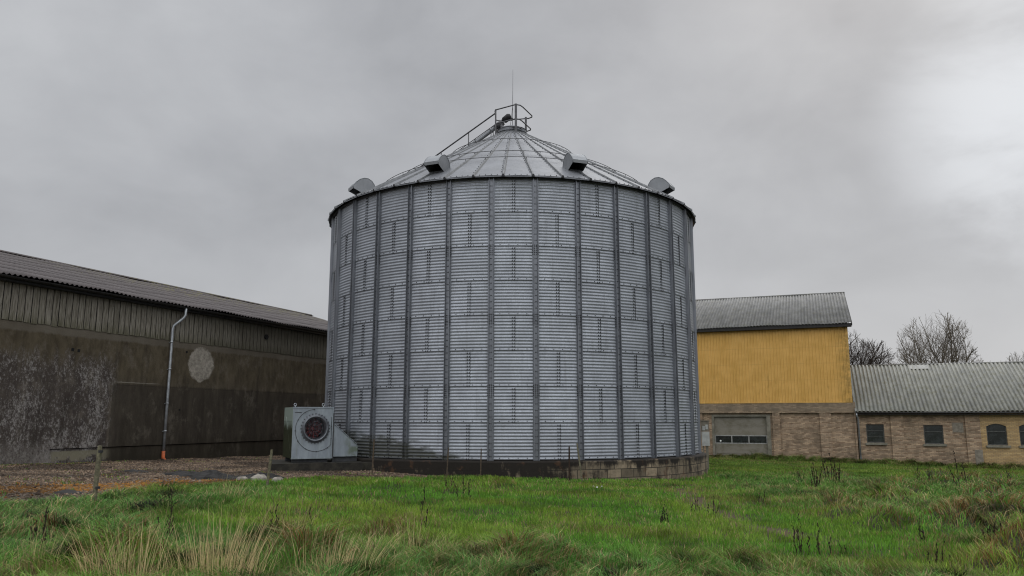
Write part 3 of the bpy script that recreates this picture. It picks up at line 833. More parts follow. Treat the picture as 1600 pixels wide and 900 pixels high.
# scroll seam and bolts on the front
mb = MB(); sp = []
for k in range(0, 50):
    a = R(95+k*6.0); rad = .64+.16*min(1, k/38); x = cx+rad*math.cos(a); z = cz+rad*1.02*math.sin(a)
    sp.append((min(max(x,.03),W_-.05), -.006, max(z,.17)))
mb.tube(sp, .007, 4)
for k in range(0, 50, 5): mb.tube([sp[k], (sp[k][0],-.03,sp[k][2])], .018, 6)
for k in range(28):
    a = 2*math.pi*k/28
    mb.tube([(cx+.505*math.cos(a),-.002,cz+.505*math.sin(a)),(cx+.505*math.cos(a),-.03,cz+.505*math.sin(a))], .018, 6)
mb.build('scroll_seam', M['darkedge'], fan)
mb = MB(); pr = [(.505,-.001),(.475,-.012),(.46,-.012),(.44,-.06),(.40,-.07),(.37,-.03),(.36,.10),(.36,.30)]
mb.grid([[(cx+r*math.cos(2*math.pi*k/48), y, cz+r*math.sin(2*math.pi*k/48)) for k in range(48)] for r, y in pr], closed=True)
inlet = mb.build('inlet_ring', M['steelring'], fan)
mb = MB()
for k in range(-8, 9):
    o = k*.044; h = math.sqrt(max(0, .375**2-o*o))
    if h < .05: continue
    mb.tube([(cx+o,-.035,cz-h),(cx+o,-.035,cz+h)], .003, 4); mb.tube([(cx-h,-.039,cz+o),(cx+h,-.039,cz+o)], .003, 4)
for r_ in (.12,.24,.36): mb.tube([(cx+r_*math.cos(2*math.pi*k/32),-.043,cz+r_*math.sin(2*math.pi*k/32)) for k in range(33)], .005, 4, caps=False)
mb.build('guard_grille', M['steelring'], inlet)
mb = MB(); mb.tube([(cx,.34,cz),(cx,.5,cz)], [.05,.10], 16)
for k in range(12):
    a = 2*math.pi*k/12; Mx = Matrix.Translation((cx,0,cz)) @ Matrix.Rotation(a, 4, 'Y')
    mb.box((.10,.22,-.006),(.34,.5,.006),0,Mx)
mb.tube([(cx,.5,cz),(cx,.52,cz)], .37, 32); mb.build('impeller', M['red'], fan)
mb = MB(); mb.tube([(cx,.60,cz),(cx,.62,cz)], .6, 24); mb.build('back_plate', M['black'], fan)
for xx in (.10, 1.10):
    mb = MB(); mb.tube([(xx,.15,H_),(xx,.15,H_+.04)], .02, 8)
    mb.tube([(xx+.045*math.cos(2*math.pi*k/12),.15,H_+.085+.045*math.sin(2*math.pi*k/12)) for k in range(13)], .013, 5, caps=False)
    mb.build('lifting_eye', M['zinc'], fan)
mb = MB()
tr = [(0,.16),(0,1.28),(.06,1.25),(.84,.60),(.90,.50),(.90,.16)]
mb.prism(tr, .02, .85, lambda u, w_, z: (W_+.04+u, w_, z))
mb.tube([(W_+.04+u, .012, z) for u, z in tr[1:]], .012, 5)
mb.build('outlet_duct', M['fan'], fan)
mb = MB(); mb.box((W_-.0,-.02,.10),(W_+.045,1.2,1.66)); mb.build('duct_flange', M['darkedge'], fan)
mb = MB(); mb.box((.05,.1,-.02),(1.3,.2,.10)); mb.box((.05,1.0,-.02),(1.3,1.1,.10)); mb.box((W_+.05,.1,-.02),(W_+.95,.2,.155)); mb.build('skid_rails', M['darkedge'], fan)
mb = MB(); mb.box((.06,-.008,1.67),(.30,-.001,1.69)); mb.build('maker_plate', M['darkedge'], fan)

# ------------------------------------------------------------------ long shed on the left
SA = R(69.2)
shed = empty('farm_shed', (-14.95, 23.5, 0), SA, 'long dark rendered farm shed with board cladding under a corrugated roof', 'shed')
X0, X1 = -11.0, 24.0
mb = MB()
mb.box((X0,.0,-.8),(X1,.35,.86)); mb.box((X0,-.04,.885),(X1,.35,4.74)); mb.box((X0,-.04,-.8),(1.55,.0-.001,.885))
mb.box((X0,.02,4.74),(X1,.35,6.05))
mb.build('wall', M['shedwall'], shed)
mb = MB(); random.seed(3)
x = -47*.235
while x < X1:
    w_ = .235; y = -.072+random.uniform(-.006,.006)
    j = random.uniform(-.012, .012); zb = 4.70+random.uniform(-.02,.02)
    Mx = Matrix.Translation((x+w_/2, 0, 5.3)) @ Matrix.Rotation(random.uniform(-.006,.006), 4, 'Y') @ Matrix.Translation((0,0,-5.3))
    mb.box((-w_/2+.016, y+.012, zb), (w_/2-.016, y+.026, 6.0), 0, Mx)
    mb.box((x-.025,-.0455,4.72),(x+.025,-.041,6.0),1)
    x += w_
mb.build('board_cladding', [M['boards'], M['black']], shed)
def wave_roof(mb, x0, x1, y0, z0, y1, z1, pitch, amp, rowlen, nseg=6, lap=.012):
    L = math.hypot(y1-y0, z1-z0); nr = max(1, round(L/rowlen)); n = int((x1-x0)/pitch*nseg)
    ny_, nz_ = -(z1-z0)/L, (y1-y0)/L
    for k in range(nr):
        rows = []
        for t, off in ((k/nr-.006, -.01), (k/nr-.006, lap), ((k+1)/nr, 0.0)):
            yy, zz = y0+(y1-y0)*t, z0+(z1-z0)*t
            if k == 0 and off < 0: off = -.005
            row = []
            for i in range(n+1):
                x = x0+(x1-x0)*i/n; sag = .018*math.sin(x*.9+t*2)+.012*math.sin(x*2.3+1+t*5)
                cc = math.cos(2*math.pi*(x-x0)/pitch); a = (amp*cc if lap else amp*(1-2*((1-cc)/2)**3)) + off
                row.append((x, yy+ny_*a, zz+nz_*a+sag))
            rows.append(row)
        mb.grid(rows)
mb = MB(); YR, ZR_ = 6.5, 8.12
wave_roof(mb, X0-.2, X1+.2, -.32, 6.05, YR, ZR_, .177, .026, 1.05)
wave_roof(mb, X0-.2, X1+.2, 13.3, 6.05, YR, ZR_, .177, .026, 1.05)
roof = mb.build('roof', M['shedroof'], shed)
mb = MB(); mb.box((X0-.2,-.12,-.02),(X1+.2,0,.0), 0, Matrix.Translation((0,YR-.03,ZR_+.05)) @ Matrix.Rotation(R(17), 4, 'X'))
mb.tube([(X0-.2,YR,ZR_+.02),(X1+.2,YR,ZR_+.02)], .07, 8)
mb.build('ridge_cap', M['shedroof'], roof)
mb = MB()   # gables and rear wall
for xx in (X0+.02, X1-.02): mb.face([(xx,.36,-.8),(xx,12.9,-.8),(xx,12.9,6.0),(xx,YR,ZR_-.1),(xx,.36,6.0)])
mb.face([(X0,12.9,-.8),(X1,12.9,-.8),(X1,12.9,6.0),(X0,12.9,6.0)])
mb.build('end_wall', M['shedwall'], shed)
mb = MB(); rows = []
for a in range(0, 181, 20):
    rows.append([(X0-.2, -.39-.065*math.cos(R(a)), 5.97-.07*math.sin(R(a))), (X1+.2, -.39-.065*math.cos(R(a)), 5.97-.07*math.sin(R(a)))])
mb.grid(rows); rows = []
for a in range(180, -1, -20):
    rows.append([(X0-.2, -.39-.058*math.cos(R(a)), 5.968-.063*math.sin(R(a))), (X1+.2, -.39-.058*math.cos(R(a)), 5.968-.063*math.sin(R(a)))])
mb.grid(rows); mb.box((X0,-.30,5.84),(X1,-.275,6.0)); mb.box((X0,-.28,5.83),(X1,.02,5.85))
mb.build('gutter', M['gutter'], shed)
mb = MB(); mb.tube([(6.46,-.39,5.93),(6.46,-.39,5.66),(6.42,-.36,5.56),(6.14,-.17,5.24),(6.12,-.15,5.12),(6.11,-.15,2.9),(6.10,-.15,.62)], .048, 10)
for z in (1.35, 2.35, 3.6, 4.6): mb.tube([(6.11,-.15,z),(6.11,-.15,z+.05)], .058, 10); mb.box((6.09,-.12,z),(6.13,-.03,z+.03))
dp = mb.build('downpipe', M['zinc'], shed)
mb = MB(); mb.tube([(6.10,-.15,.66),(6.10,-.15,.42),(6.18,-.19,.28),(6.32,-.26,.12)], .062, 10); mb.build('drain_bend', M['orange'], dp)
for x, z in ((2.05,4.02),(2.28,4.0)):
    mb = MB(); mb.box((x-.05,-.045,z-.05),(x+.05,-.041,z+.05)); mb.build('wall_hole', M['black'], shed)
for x, z, r_ in ((7.02,4.33,.05),(6.85,2.15,.04),(11.6,5.35,.11)):
    mb = MB(); mb.tube([(x,-.05 if z < 5 else -.13,z),(x,-.042 if z < 5 else -.05,z)], r_, 10); mb.build('wall_hole', M['black'], shed)

# ------------------------------------------------------------------ brick buildings on the right
BA = R(-20.8)
def wall_holes(mb, x0, x1, z0, z1, y, holes, depth, m=0):
    """front face at y with rectangular holes and reveals running back by depth"""
    xs = sorted({x0, x1, *[h[0] for h in holes], *[h[1] for h in holes]}); zs = sorted({z0, z1, *[h[2] for h in holes], *[h[3] for h in holes]})
    for a, b in zip(xs, xs[1:]):
        for c, d in zip(zs, zs[1:]):
            cx_, cz_ = (a+b)/2, (c+d)/2
            if any(h[0] < cx_ < h[1] and h[2] < cz_ < h[3] for h in holes): continue
            mb.face([(a,y,c),(b,y,c),(b,y,d),(a,y,d)], m)
    for a, b, c, d in holes:
        mb.face([(a,y,c),(a,y,d),(a,y+depth,d),(a,y+depth,c)], m); mb.face([(b,y,d),(b,y,c),(b,y+depth,c),(b,y+depth,d)], m)
        mb.face([(a,y,d),(b,y,d),(b,y+depth,d),(a,y+depth,d)], m); mb.face([(b,y,c),(a,y,c),(a,y+depth,c),(b,y+depth,c)], m)
tall = empty('grain_store', (21.57, 50, 0), BA, 'tall barn with yellow profiled steel cladding above a brick ground floor', 'barn')
mb = MB()
bays = [(-15,-10.4,-2,2.2),(-9.45,-5.0,-2,2.28),(-4.54,-2.14,-2,2.2),(-1.46,-.12,-2,2.2)]
wall_holes(mb, -17, 0, -2.2, 2.87, 0, bays, .14)
wall_holes(mb, -17, 0, -2.2, 2.6, .14, [(-8.86,-5.14,-2.1,2.10)], .2)
mb.face([(0,0,-2),(0,15.5,-2),(0,15.5,2.87),(0,0,2.87)]); mb.face([(-17,15.5,-2),(-17,0,-2),(-17,0,2.87),(-17,15.5,2.87)])
mb.face([(0,15.5,-2),(-17,15.5,-2),(-17,15.5,2.87),(0,15.5,2.87)])
mb.box((-17,-.03,2.20),(0,-.001,2.28))
mb.build('brick_wall', M['brick'], tall)
# trapezoid cladding
mb = MB(); p = .20; prof = [(0,0),(.07,0),(.095,-.035),(.165,-.035),(.19,0)]
row0, row1 = [], []
x = -17.0
while x < -.25:
    for u, v in prof: row0.append((x+u, .04+v, 2.86)); row1.append((x+u, .04+v, 7.86))
    x += p
mb.grid([row0, row1], smooth=False)
rowa, rowb = [], []; y = .02
while y < 15.4:
    for u, v in prof: rowa.append((-.17-v, y+u, 2.86)); rowb.append((-.17-v, y+u, 7.9+.38*min(y+u, 15.6-y-u)))
    y += p
mb.grid([rowa, rowb], smooth=False)
mb.box((-.24,-.01,2.84),(-.15,.08,7.86)); mb.box((-17,-.02,2.83),(-.15,.06,2.862))
mb.face([(-17,15.6,2.86),(-17,0,2.86),(-17,0,7.86),(-17,7.8,10.8),(-17,15.6,7.86)])
mb.build('yellow_cladding', M['yellow'], tall)
mb = MB(); wave_roof(mb, -17.4, .14, -.38, 7.86, 7.9, 11.0, .20, .032, 12, 8, lap=0); wave_roof(mb, -17.4, .14, 16.1, 7.86, 7.9, 11.0, .20, .032, 12, 8, lap=0)
tr_ = mb.build('roof', M['tallroof'], tall)
mb = MB(); mb.tube([(-17.4,7.9,11.0),(.16,7.9,11.0)], .08, 8); mb.build('ridge_cap', M['tallroof'], tr_)
mb = MB(); mb.box((-17.4,-.34,7.62),(.1,-.31,7.83)); mb.box((-17.4,-.31,7.62),(.1,.05,7.64))
mb.prism([(-.38,7.66),(7.9,10.80),(7.9,10.96),(-.38,7.84)], .10, .14, lambda u, w_, z: (w_, u, z)); mb.prism([(16.1,7.66),(7.9,10.80),(7.9,10.96),(16.1,7.84)], .10, .14, lambda u, w_, z: (w_, u, z))
mb.build('eave_board', M['gutter'], tall)
# garage door
gd = bpy.data.objects.new('garage_door', None); col.objects.link(gd); gd.parent = tall; gd.location = (-8.72, .26, -1.1)
dw = 3.34; zs = [0, .70, 1.36, 1.80, 2.42, 3.07]
mb = MB()
for a, b in ((0,.66),(.66,1.34),(1.84,2.45),(2.45,3.07)): mb.box((0,0,a+.006),(dw,.04,b-.006))
mb.build('door_panels', M['door'], gd)
mb = MB(); mb.box((0,-.004,1.31),(dw,.04,1.37)); mb.box((0,-.004,1.80),(dw,.04,1.87))
for xx in (0, 1.05, 2.14, dw-.07): mb.box((xx,-.003,1.37),(xx+.07,.04,1.80))
mb.build('window_frame', M['frame'], gd)
for a, b in ((.07,1.05),(1.12,2.14),(2.21,dw-.07)):
    mb = MB(); mb.box((a,.02,1.372),(b,.03,1.798)); mb.build('window_pane', M['glass'], gd)
mb = MB(); mb.tube([(.36,-.006,1.49),(.36,-.001,1.49)], .06, 12); mb.build('white_sticker', M['white'], gd)
mb = MB(); mb.box((-.14,-.16,-.6),(0,.02,3.20)); mb.box((dw,-.16,-.6),(dw+.24,.02,3.20)); mb.box((0,-.16,3.07),(dw,.02,3.20)); mb.build('door_surround', M['concrete'], gd)
mb = MB(); mb.box((-4.84,-.02,-2),(-4.56,-.001,2.2)); mb.build('pilaster_quoin', M['brick'], tall)

low = empty('brick_outbuilding', (21.57, 50, 0), BA, 'low brick outbuilding with grey corrugated roof and four dark windows', 'building')
WIN = [(.53,1.54,.36,1.49),(3.74,4.79,.32,1.45),(7.08,8.12,.28,1.54),(8.76,9.80,.28,1.54)]
mb = MB()
wall_holes(mb, .05, 6.78, -2.2, 2.2, .12, WIN[:2], .18)
for a, b in ((1.93,2.64),(5.98,6.76)): mb.box((a,.0,-2.2),(b,.119,2.16))
mb.face([(.05,.12,-2.2),(.05,11.2,-2.2),(.05,11.2,2.2),(.05,5.6,5.35),(.05,.12,2.2)]); mb.face([(.05,11.2,-2.2),(20,11.2,-2.2),(20,11.2,2.2),(.05,11.2,2.2)]); mb.face([(20,.12,-2.2),(20,11.2,-2.2),(20,11.2,2.2),(20,5.6,5.35),(20,.12,2.2)])
mb.build('brick_wall', M['brick'], low)
mb = MB(); wall_holes(mb, 6.78, 20, -2.2, 2.2, .12, WIN[2:], .18)
for a, b, c, d in WIN[2:]:      # segmental arch heads: spandrels above the curve, soldier course over it
    n = 12; arc = [(a+(b-a)*k/n, d-.17+.16*math.sin(math.pi*k/n)**.8) for k in range(n+1)]
    for (xa, za), (xb, zb) in zip(arc, arc[1:]):
        mb.face([(xa,.121,za),(xb,.121,zb),(xb,.121,d+.002),(xa,.121,d+.002)]); mb.face([(xa,.12,za),(xa,.29,za),(xb,.29,zb),(xb,.12,zb)])
        mb.face([(xa,.095,za+.005),(xb,.095,zb+.005),(xb,.095,zb+.13),(xa,.095,za+.13)]); mb.face([(xa,.095,za+.13),(xb,.095,zb+.13),(xb,.12,zb+.13),(xa,.12,za+.13)])
mb.build('yellow_brick_wall', M['brickclean'], low)
for i, (a, b, c, d) in enumerate(WIN):
    w0 = bpy.data.objects.new('window', None); col.objects.link(w0); w0.parent = low; w0.location = (a, .2, c)
    w_, h_ = b-a, d-c
    mb = MB(); t_ = .055
    mb.box((0,0,0),(t_,.06,h_)); mb.box((w_-t_,0,0),(w_,.06,h_)); mb.box((t_,0,0),(w_-t_,.06,t_)); mb.box((t_,0,h_-t_),(w_-t_,.06,h_)); mb.box((t_,-.01,h_*.62),(w_-t_,.05,h_*.62+.05))
    if i == 0: mb.box((t_,-.008,h_*.30),(w_-t_,.05,h_*.30+.03))
    mb.build('frame', M['darkframe'], w0)
    mb = MB(); mb.box((t_,.03,t_),(w_-t_,.035,h_*.62)); mb.box((t_,.035,h_*.62+.05),(w_-t_,.04,h_-t_)); mb.build('pane', M['glass'], w0)
    mb = MB(); mb.box((-.09,-.20,-.13),(w_+.12,.03,.0-.002)); mb.build('sill', M['concrete'], w0)
mb = MB(); mb.box((5.30,.105,1.02),(5.88,.119,1.60)); mb.build('plaster_patch', M['cement'], low)
mb = MB(); mb.box((6.35,-.012,-1.6),(6.765,-.001,.02)); mb.build('plaster_patch', M['cement'], low)
mb = MB(); mb.box((4.1,.09,-1.5),(6.0,.118,-.35)); mb.box((4.2,-.05,-1.6),(6.0,.118,-.95)); mb.build('render_skirt', M['brick'], low)
mb = MB(); wave_roof(mb, -.02, 20.3, -.28, 2.27, 5.6, 5.47, .235, .048, 9, 8, lap=0)
wave_roof(mb, -.02, 20.3, 11.5, 2.27, 5.6, 5.47, .235, .048, 9, 8, lap=0)
lr = mb.build('roof', M['lowroof'], low)
mb = MB(); mb.tube([(-.02,5.6,5.47),(20.3,5.6,5.47)], .065, 8); mb.prism([(-.30,2.20),(-.30,2.32),(5.6,5.53),(5.6,5.41)], -.06, -.02, lambda u, w_, z: (w_, u, z)); mb.build('ridge_cap', M['tallroof'], lr)
mb = MB(); mb.box((3.7,4.9,0),(4.9,5.45,0.004)); 
mb = MB(); sl = math.atan2(5.47-2.27, 5.88)
mb.box((3.75,0,-.0),(4.95,.62,.012), 0, Matrix.Translation((0,4.92,2.27+(5.20)*math.tan(sl)+.03)) @ Matrix.Rotation(sl, 4, 'X')); mb.build('roof_light', M['frame'], lr)
mb = MB(); mb.tube([(-.02,-.33,2.18),(20.3,-.33,2.18)], .055, 8); mb.box((-.02,-.26,2.06),(20.3,.11,2.10)); mb.build('gutter', M['gutter'], low)
mb = MB(); mb.tube([(.02,-.33,2.16),(.03,-.30,2.02),(.10,-.10,1.85),(.10,-.08,-1.05)], .05, 9)
for z in (-.6,.5,1.5): mb.tube([(.10,-.08,z),(.10,-.08,z+.05)], .062, 9)
mb.build('downpipe', M['zinc'], low)

# ------------------------------------------------------------------ meter cabinet beside the silo
cxp, cyp = 8.36, 34.6; cz0 = hz(cxp, cyp)
cab = empty('meter_cabinet', (cxp, cyp, cz0), R(-8), 'narrow pale electric meter cabinet on a post behind the silo edge', 'cabinet')
mb = MB(); mb.box((-.16,-.09,1.02),(.16,.12,1.62)); mb.build('body', M['cabinet'], cab)
mb = MB(); mb.box((-.17,-.10,1.63),(.15,.12,2.06)); mb.box((-.19,-.12,2.06),(.17,.14,2.10)); mb.build('upper_box', M['cement'], cab)
mb = MB(); mb.box((-.13,-.115,1.68),(-.02,-.10,1.86)); mb.box((.0,-.115,1.72),(.1,-.10,1.92)); mb.build('meter', M['cabinet'], cab)
mb = MB(); mb.box((.0,-.05,-.3),(.10,.05,1.02)); mb.box((-.13,-.02,-.3),(-.08,.03,1.02)); mb.build('post', M['concrete'], cab)

# ------------------------------------------------------------------ stakes
def stake(x, y, h, w_, mat, label, lean=(0,0), notch=False):
    z = hz(x, y); mb = MB(); n = 5; prev = None; rows = []
    for k in range(n+1):
        t = k/n; ww = w_*(1-.15*t)*(1+.08*math.sin(k*2.1))
        cx_, cy_ = lean[0]*t, lean[1]*t
        rows.append([(cx_-ww/2,cy_-ww/2,h*t-.3*(1-t)),(cx_+ww/2,cy_-ww/2,h*t-.3*(1-t)),(cx_+ww/2,cy_+ww/2,h*t-.3*(1-t)),(cx_-ww/2,cy_+ww/2,h*t-.3*(1-t))])
    mb.grid(rows, closed=True, smooth=False); mb.face(rows[-1])
    if notch:
        for zz in (.28, .88): mb.box((w_*.4,-.03,h*zz),(w_*.4+.05,.03,h*zz+.04), 1)
    o = mb.build('wooden_stake', [mat, M['bolt']], None, (x, y, z))
    return tag(o, label, 'stake', 'wooden stakes around the silo')
stake(-6.93,13.44,.98,.062,M['palewood'],'square mossy fence stake with black insulators on the grass edge before the gravel',(.03,0),True)
stake(-5.45,17.9,.86,.055,M['palewood'],'weathered stake standing beside the white rubble left of the fan slab',(.10,0))
stake(-4.24,24.4,1.05,.04,M['wood'],'thin stake at the gravel edge just right of the fan duct',(.04,.02))
stake(-1.96,24.1,.88,.038,M['wood'],'brown stake against the dark foundation, third in the row from the fan',(.05,.0))
stake(-.94,24.0,.86,.038,M['wood'],'brown stake against the dark foundation, left of the silo centre',(.02,.0))
stake(1.70,24.0,1.02,.05,M['weed'],'thin black stake upright before the foundation right of the silo centre',(.01,0))
stake(2.13,24.1,1.12,.05,M['palewood'],'pale leaning lichen covered stake beside the thin black stake',(-.17,.1))

# rubble and black heap on the gravel
random.seed(9)
def rock(name, x, y, s, mat, flat=.5):
    mb = MB(); n = 9; rows = []
    ph_ = [random.uniform(.7,1.25) for _ in range(n)]
    for z, r in ((-.3,.7),(.0,1),(.45,.9),(.8,.55)):
        rows.append([(s*r*ph_[k]*math.cos(6.283*k/n)*random.uniform(.9,1.1), s*r*ph_[k]*.8*math.sin(6.283*k/n), s*flat*z*random.uniform(.85,1.15)) for k in range(n)])
    mb.grid(rows, closed=True, smooth=False); mb.face(rows[-1])
    return mb.build(name, mat, None, (x, y, hz(x, y)+.02))
def heap(x, y, s):
    th = np.linspace(0, 2*np.pi, 37)[:-1]; rows = []
    for f in (1.0,.85,.7,.5,.3,.12):
        rad = s*f*(.45+1.0*vnoise(np.cos(th)*2+x*3, np.sin(th)*2+y*3, .8, 51))
        px, py = x+rad*np.cos(th)*1.5, y+rad*np.sin(th)*.9
        hh = (1-f)**.7*s*.32*(.35+1.1*vnoise(px, py, .13, 52))-.02*(f == 1)
        rows.append([(a-x, b-y, c-hz(x, y)) for a, b, c in zip(px, py, H(px, py)+hh)])
    mb = MB(); mb.grid(rows, closed=True, smooth=False); mb.face(rows[-1])
    return mb.build('soil_heap', M['plastic'], None, (x, y, hz(x, y)))
tag(rock('rubble_stone', -6.28, 20.1, .24, M['stone'], .8), 'largest pale rubble slab beside the weathered stake on the gravel', 'rubble', 'pale rubble by the gravel edge')
tag(rock('rubble_stone', -5.80, 20.0, .17, M['stone'], .9), 'pale rubble piece right of the largest slab', 'rubble', 'pale rubble by the gravel edge')
tag(rock('rubble_stone', -6.85, 20.5, .13, M['stone'], .7), 'small white rubble piece left of the largest slab', 'rubble', 'pale rubble by the gravel edge')
for i, (x, y, s, lab) in enumerate([(-7.7,20.7,.55,'black soil heap left of the white rubble on the gravel'),(-8.6,21.4,.42,'flat black soil heap on the gravel below the downpipe side of the shed'),(-6.6,21.0,.5,'black soil heap directly behind the white rubble'),
                    (-8.5,15.6,.22,'small dark clod on the gravel left of the mossy stake'),(-10.2,21.8,.26,'dark clod on the gravel before the shed wall left of the downpipe')]):
    tag(heap(x, y, s), lab, 'soil heap', 'dark heaps on the gravel')

# ------------------------------------------------------------------ dry tufts and dead weeds
def tuft(x, y, h, r, n, label, seed, lean=(0,0), dark=.3):
    g = random.Random(seed); Vv, Ff, Cc = [], [], []
    z0 = 0
    for i in range(n):
        a = g.uniform(0, 6.283); rr_ = r*g.random()**.8*.75
        bx, by = rr_*math.cos(a), rr_*math.sin(a)*.7
        hh = h*g.uniform(.45, 1.08)
        a += g.gauss(0, .9); out = g.uniform(.1,.8)*hh*.55*(1.7 if g.random() < .12 else 1)
        if g.random() < .25: hh *= .6
        elif g.random() < .1: hh *= 1.35
        tx, ty = bx*1.25+math.cos(a)*out*.7+lean[0]*hh, by*1.3+math.sin(a)*out*.5+lean[1]*hh
        w_ = g.uniform(.003,.0065); wa = g.uniform(-.5,.5)
        wx, wy = math.cos(wa)*w_/2, math.sin(wa)*w_/2
        k = g.random(); c = (.58*(.6+.6*k), .46*(.6+.6*k), .25*(.55+.6*k)) if g.random() > dark else ((.13,.07,.03) if g.random() < .5 else (.10,.13,.04))
        zg = hz(x+bx, y+by)-hz(x, y)-.03
        b = len(Vv)
        for t in (0, .4, .75, 1.0):
            q = t**1.5
            px, py, pz = bx+(tx-bx)*q, by+(ty-by)*q, zg+hh*t*(1-.12*q)
            f = 1-.75*t
            Vv += [(px-wx*f, py-wy*f, pz), (px+wx*f, py+wy*f, pz)]; Cc += [c, c]
        for s_ in range(3): Ff.append((b+2*s_, b+2*s_+1, b+2*s_+3, b+2*s_+2))
    o = np_mesh('dry_grass_tuft', np.array(Vv), np.array(Ff), M['grass'], np.array(Cc)); o.location = (x, y, hz(x, y))
    return tag(o, label, 'grass tuft', 'dry straw tufts in the foreground')
tuft(-3.55,7.55,.66,.50,150,'fan shaped straw tuft nearest the lower left corner',1,(-.12,0),.15)
tuft(-2.72,7.7,.68,.62,260,'widest and thickest straw tuft below the rubble',2,(.08,0),.12)
tuft(-3.15,9.1,.55,.16,40,'narrow pale straw spike rising from behind the widest tuft',3,(.05,0),.05)
tuft(-1.72,8.0,.56,.62,190,'straw tuft with reddish brown base left of the tall dark stalk',4,(.18,0),.35)
tuft(-1.10,9.5,.46,.34,130,'small reddish straw tuft at the foot of the tall dark stalk',5,(.1,0),.5)
tuft(-2.5,9.3,.60,.22,70,'upright mixed green and straw tuft between the two wide tufts',6,(0,0),.4)
tuft(-5.3,15.0,.50,.45,110,'pale straw tuft on the gravel edge below the rubble',7,(.1,0),.25)
tuft(-4.5,7.8,.55,.3,30,'sparse thin straw stems at the lower left corner',8,(.1,0),.1)
tuft(-1.6,10.4,.34,.3,70,'short straw tuft behind the tall dark stalk',9,(.1,0),.4)

def weed(x, y, h, seed, label, lean=0.0, bushy=.5, name='dead_weed', mat=None, thick=1.0):
    g = random.Random(seed); mb = MB()
    for st in range(1+int(bushy*5)):
        sx, sy = (0, 0) if st == 0 else (g.uniform(-.12,.12)*(.6+h), g.uniform(-.10,.10)*(.6+h)); hs = h if st == 0 else h*g.uniform(.45,.9)
        ln_ = lean+(0 if st == 0 else g.uniform(-.25,.25))
        n = 6; pts = [(sx+ln_*hs*(k/n)**1.3+g.uniform(-.005,.005)*k, sy+g.uniform(-.005,.005)*k, -.08+(hs+.08)*k/n) for k in range(n+1)]
        r0 = (.0035+.003*h)*thick*(1+y/30)
        mb.tube(pts, [r0*(1-.6*k/n) for k in range(n+1)], 5)
        for k in range(int(5+9*bushy)):
            t = g.uniform(.3, .99); i = min(n-1, int(t*n)); p = Vector(pts[i]).lerp(Vector(pts[i+1]), t*n-i)
            a = g.uniform(0, 6.283); l = hs*g.uniform(.05, .20)*(1.1-t*.6)
            q = p+Vector((math.cos(a)*l*.4, math.sin(a)*l*.4, l*g.uniform(.5,1.1)))
            mb.tube([p, p.lerp(q, .5)+Vector((0,0,-.01)), q], [r0*.5, r0*.4, r0*.25], 4)
            for j in range(2):
                c = p.lerp(q, g.uniform(.4, 1)); s_ = r0*g.uniform(.7, 1.4)
                mb.tube([c-Vector((0,0,s_)), c, c+Vector((0,0,s_*1.8))], [s_*.4, s_, s_*.3], 5, caps=False)
    o = mb.build(name, mat or M['weed'], None, (x, y, hz(x, y)))
    return tag(o, label, 'weed', 'dead weed stalks in the grass')
WE = [(-4.92,8.6,.55,0,.8,'dark seedy stalk in the lower left corner of the field'),
 (-4.13,9.8,.58,.02,.6,'brown branched stalk behind the straw tufts, below the mossy stake'),
 (-2.50,10.1,.45,0,.3,'dark stalk between the wide straw tuft and the reddish one'),
 (-2.89,9.95,.40,.02,.5,'short dark stalk just right of the widest straw tuft'),
 (-2.19,10.2,.30,0,.3,'short thin stalk behind the reddish straw tuft'),
 (-1.27,11.3,.72,.08,.35,'tallest thin dark stalk rising left of the silo centre foreground'),
 (-1.46,18.4,.45,-.25,.5,'dark weed leaning left on the lawn below the foundation'),
 (-.96,16.3,.62,-.1,.6,'branched dark weed on the lawn below the silo centre line'),
 (2.47,13.4,.34,.05,.8,'small branched dark weed on the open lawn right of centre'),
 (3.69,14.9,.42,0,.5,'dark weed at the near end of the brown rut'),
 (3.5,15.6,.36,.1,.4,'short dark weed just left of the one at the brown rut'),
 (5.42,17.6,.38,.3,.3,'leaning thin dark weed on the lawn right of the rut'),
 (3.65,10.4,.50,.03,.7,'tall dark weed in the near lawn, left of the close pair'),
 (3.94,10.5,.42,.02,.5,'dark weed in the near lawn, right of the close pair'),
 (4.0,11.6,.28,0,.3,'thin short weed behind the close pair on the near lawn'),
 (4.24,10.5,.2,-.3,.3,'small bent stalk right of the close pair on the near lawn'),
 (5.12,9.9,.34,0,.6,'dark weed near the lower edge right of the lawn'),
 (5.99,12.0,.36,.02,.4,'dark weed standing before the long brown tussock'),
 (6.54,11.1,.44,.0,.7,'bushy dark weed above the brown mound in the lower right corner'),
 (6.75,11.3,.40,.1,.6,'second bushy dark weed beside the brown corner mound'),
 (11.24,28.4,.95,.0,.9,'tallest bushy dark dock below the brick barn'),
 (8.76,23.4,.80,.02,1.0,'dense dark dock in front of the tallest bushy one'),
 (10.89,27.0,.70,.15,.9,'leaning bushy dark dock right of the tallest one'),
 (9.72,27.4,.45,.05,.6,'short dark dock left of the dense group below the barn'),
 (13.79,24.9,1.15,-.1,.5,'tall lone dark dock before the low brick building'),
 (14.07,27.2,.62,0,.4,'thin dark stalk left of the tall lone dock'),
 (14.96,29.8,.60,0,.4,'thin dark stalk below the second window of the low building'),
 (18.18,29.6,.75,-.05,.3,'thin stalk below the arched windows near the right edge'),
 (15.6,28.0,.5,.1,.5,'short bushy stalk right of the tall lone dock')]
for i, (x, y, h, ln, bs, lab) in enumerate(WE): weed(x, y, h, 50+i, lab, ln, bs)
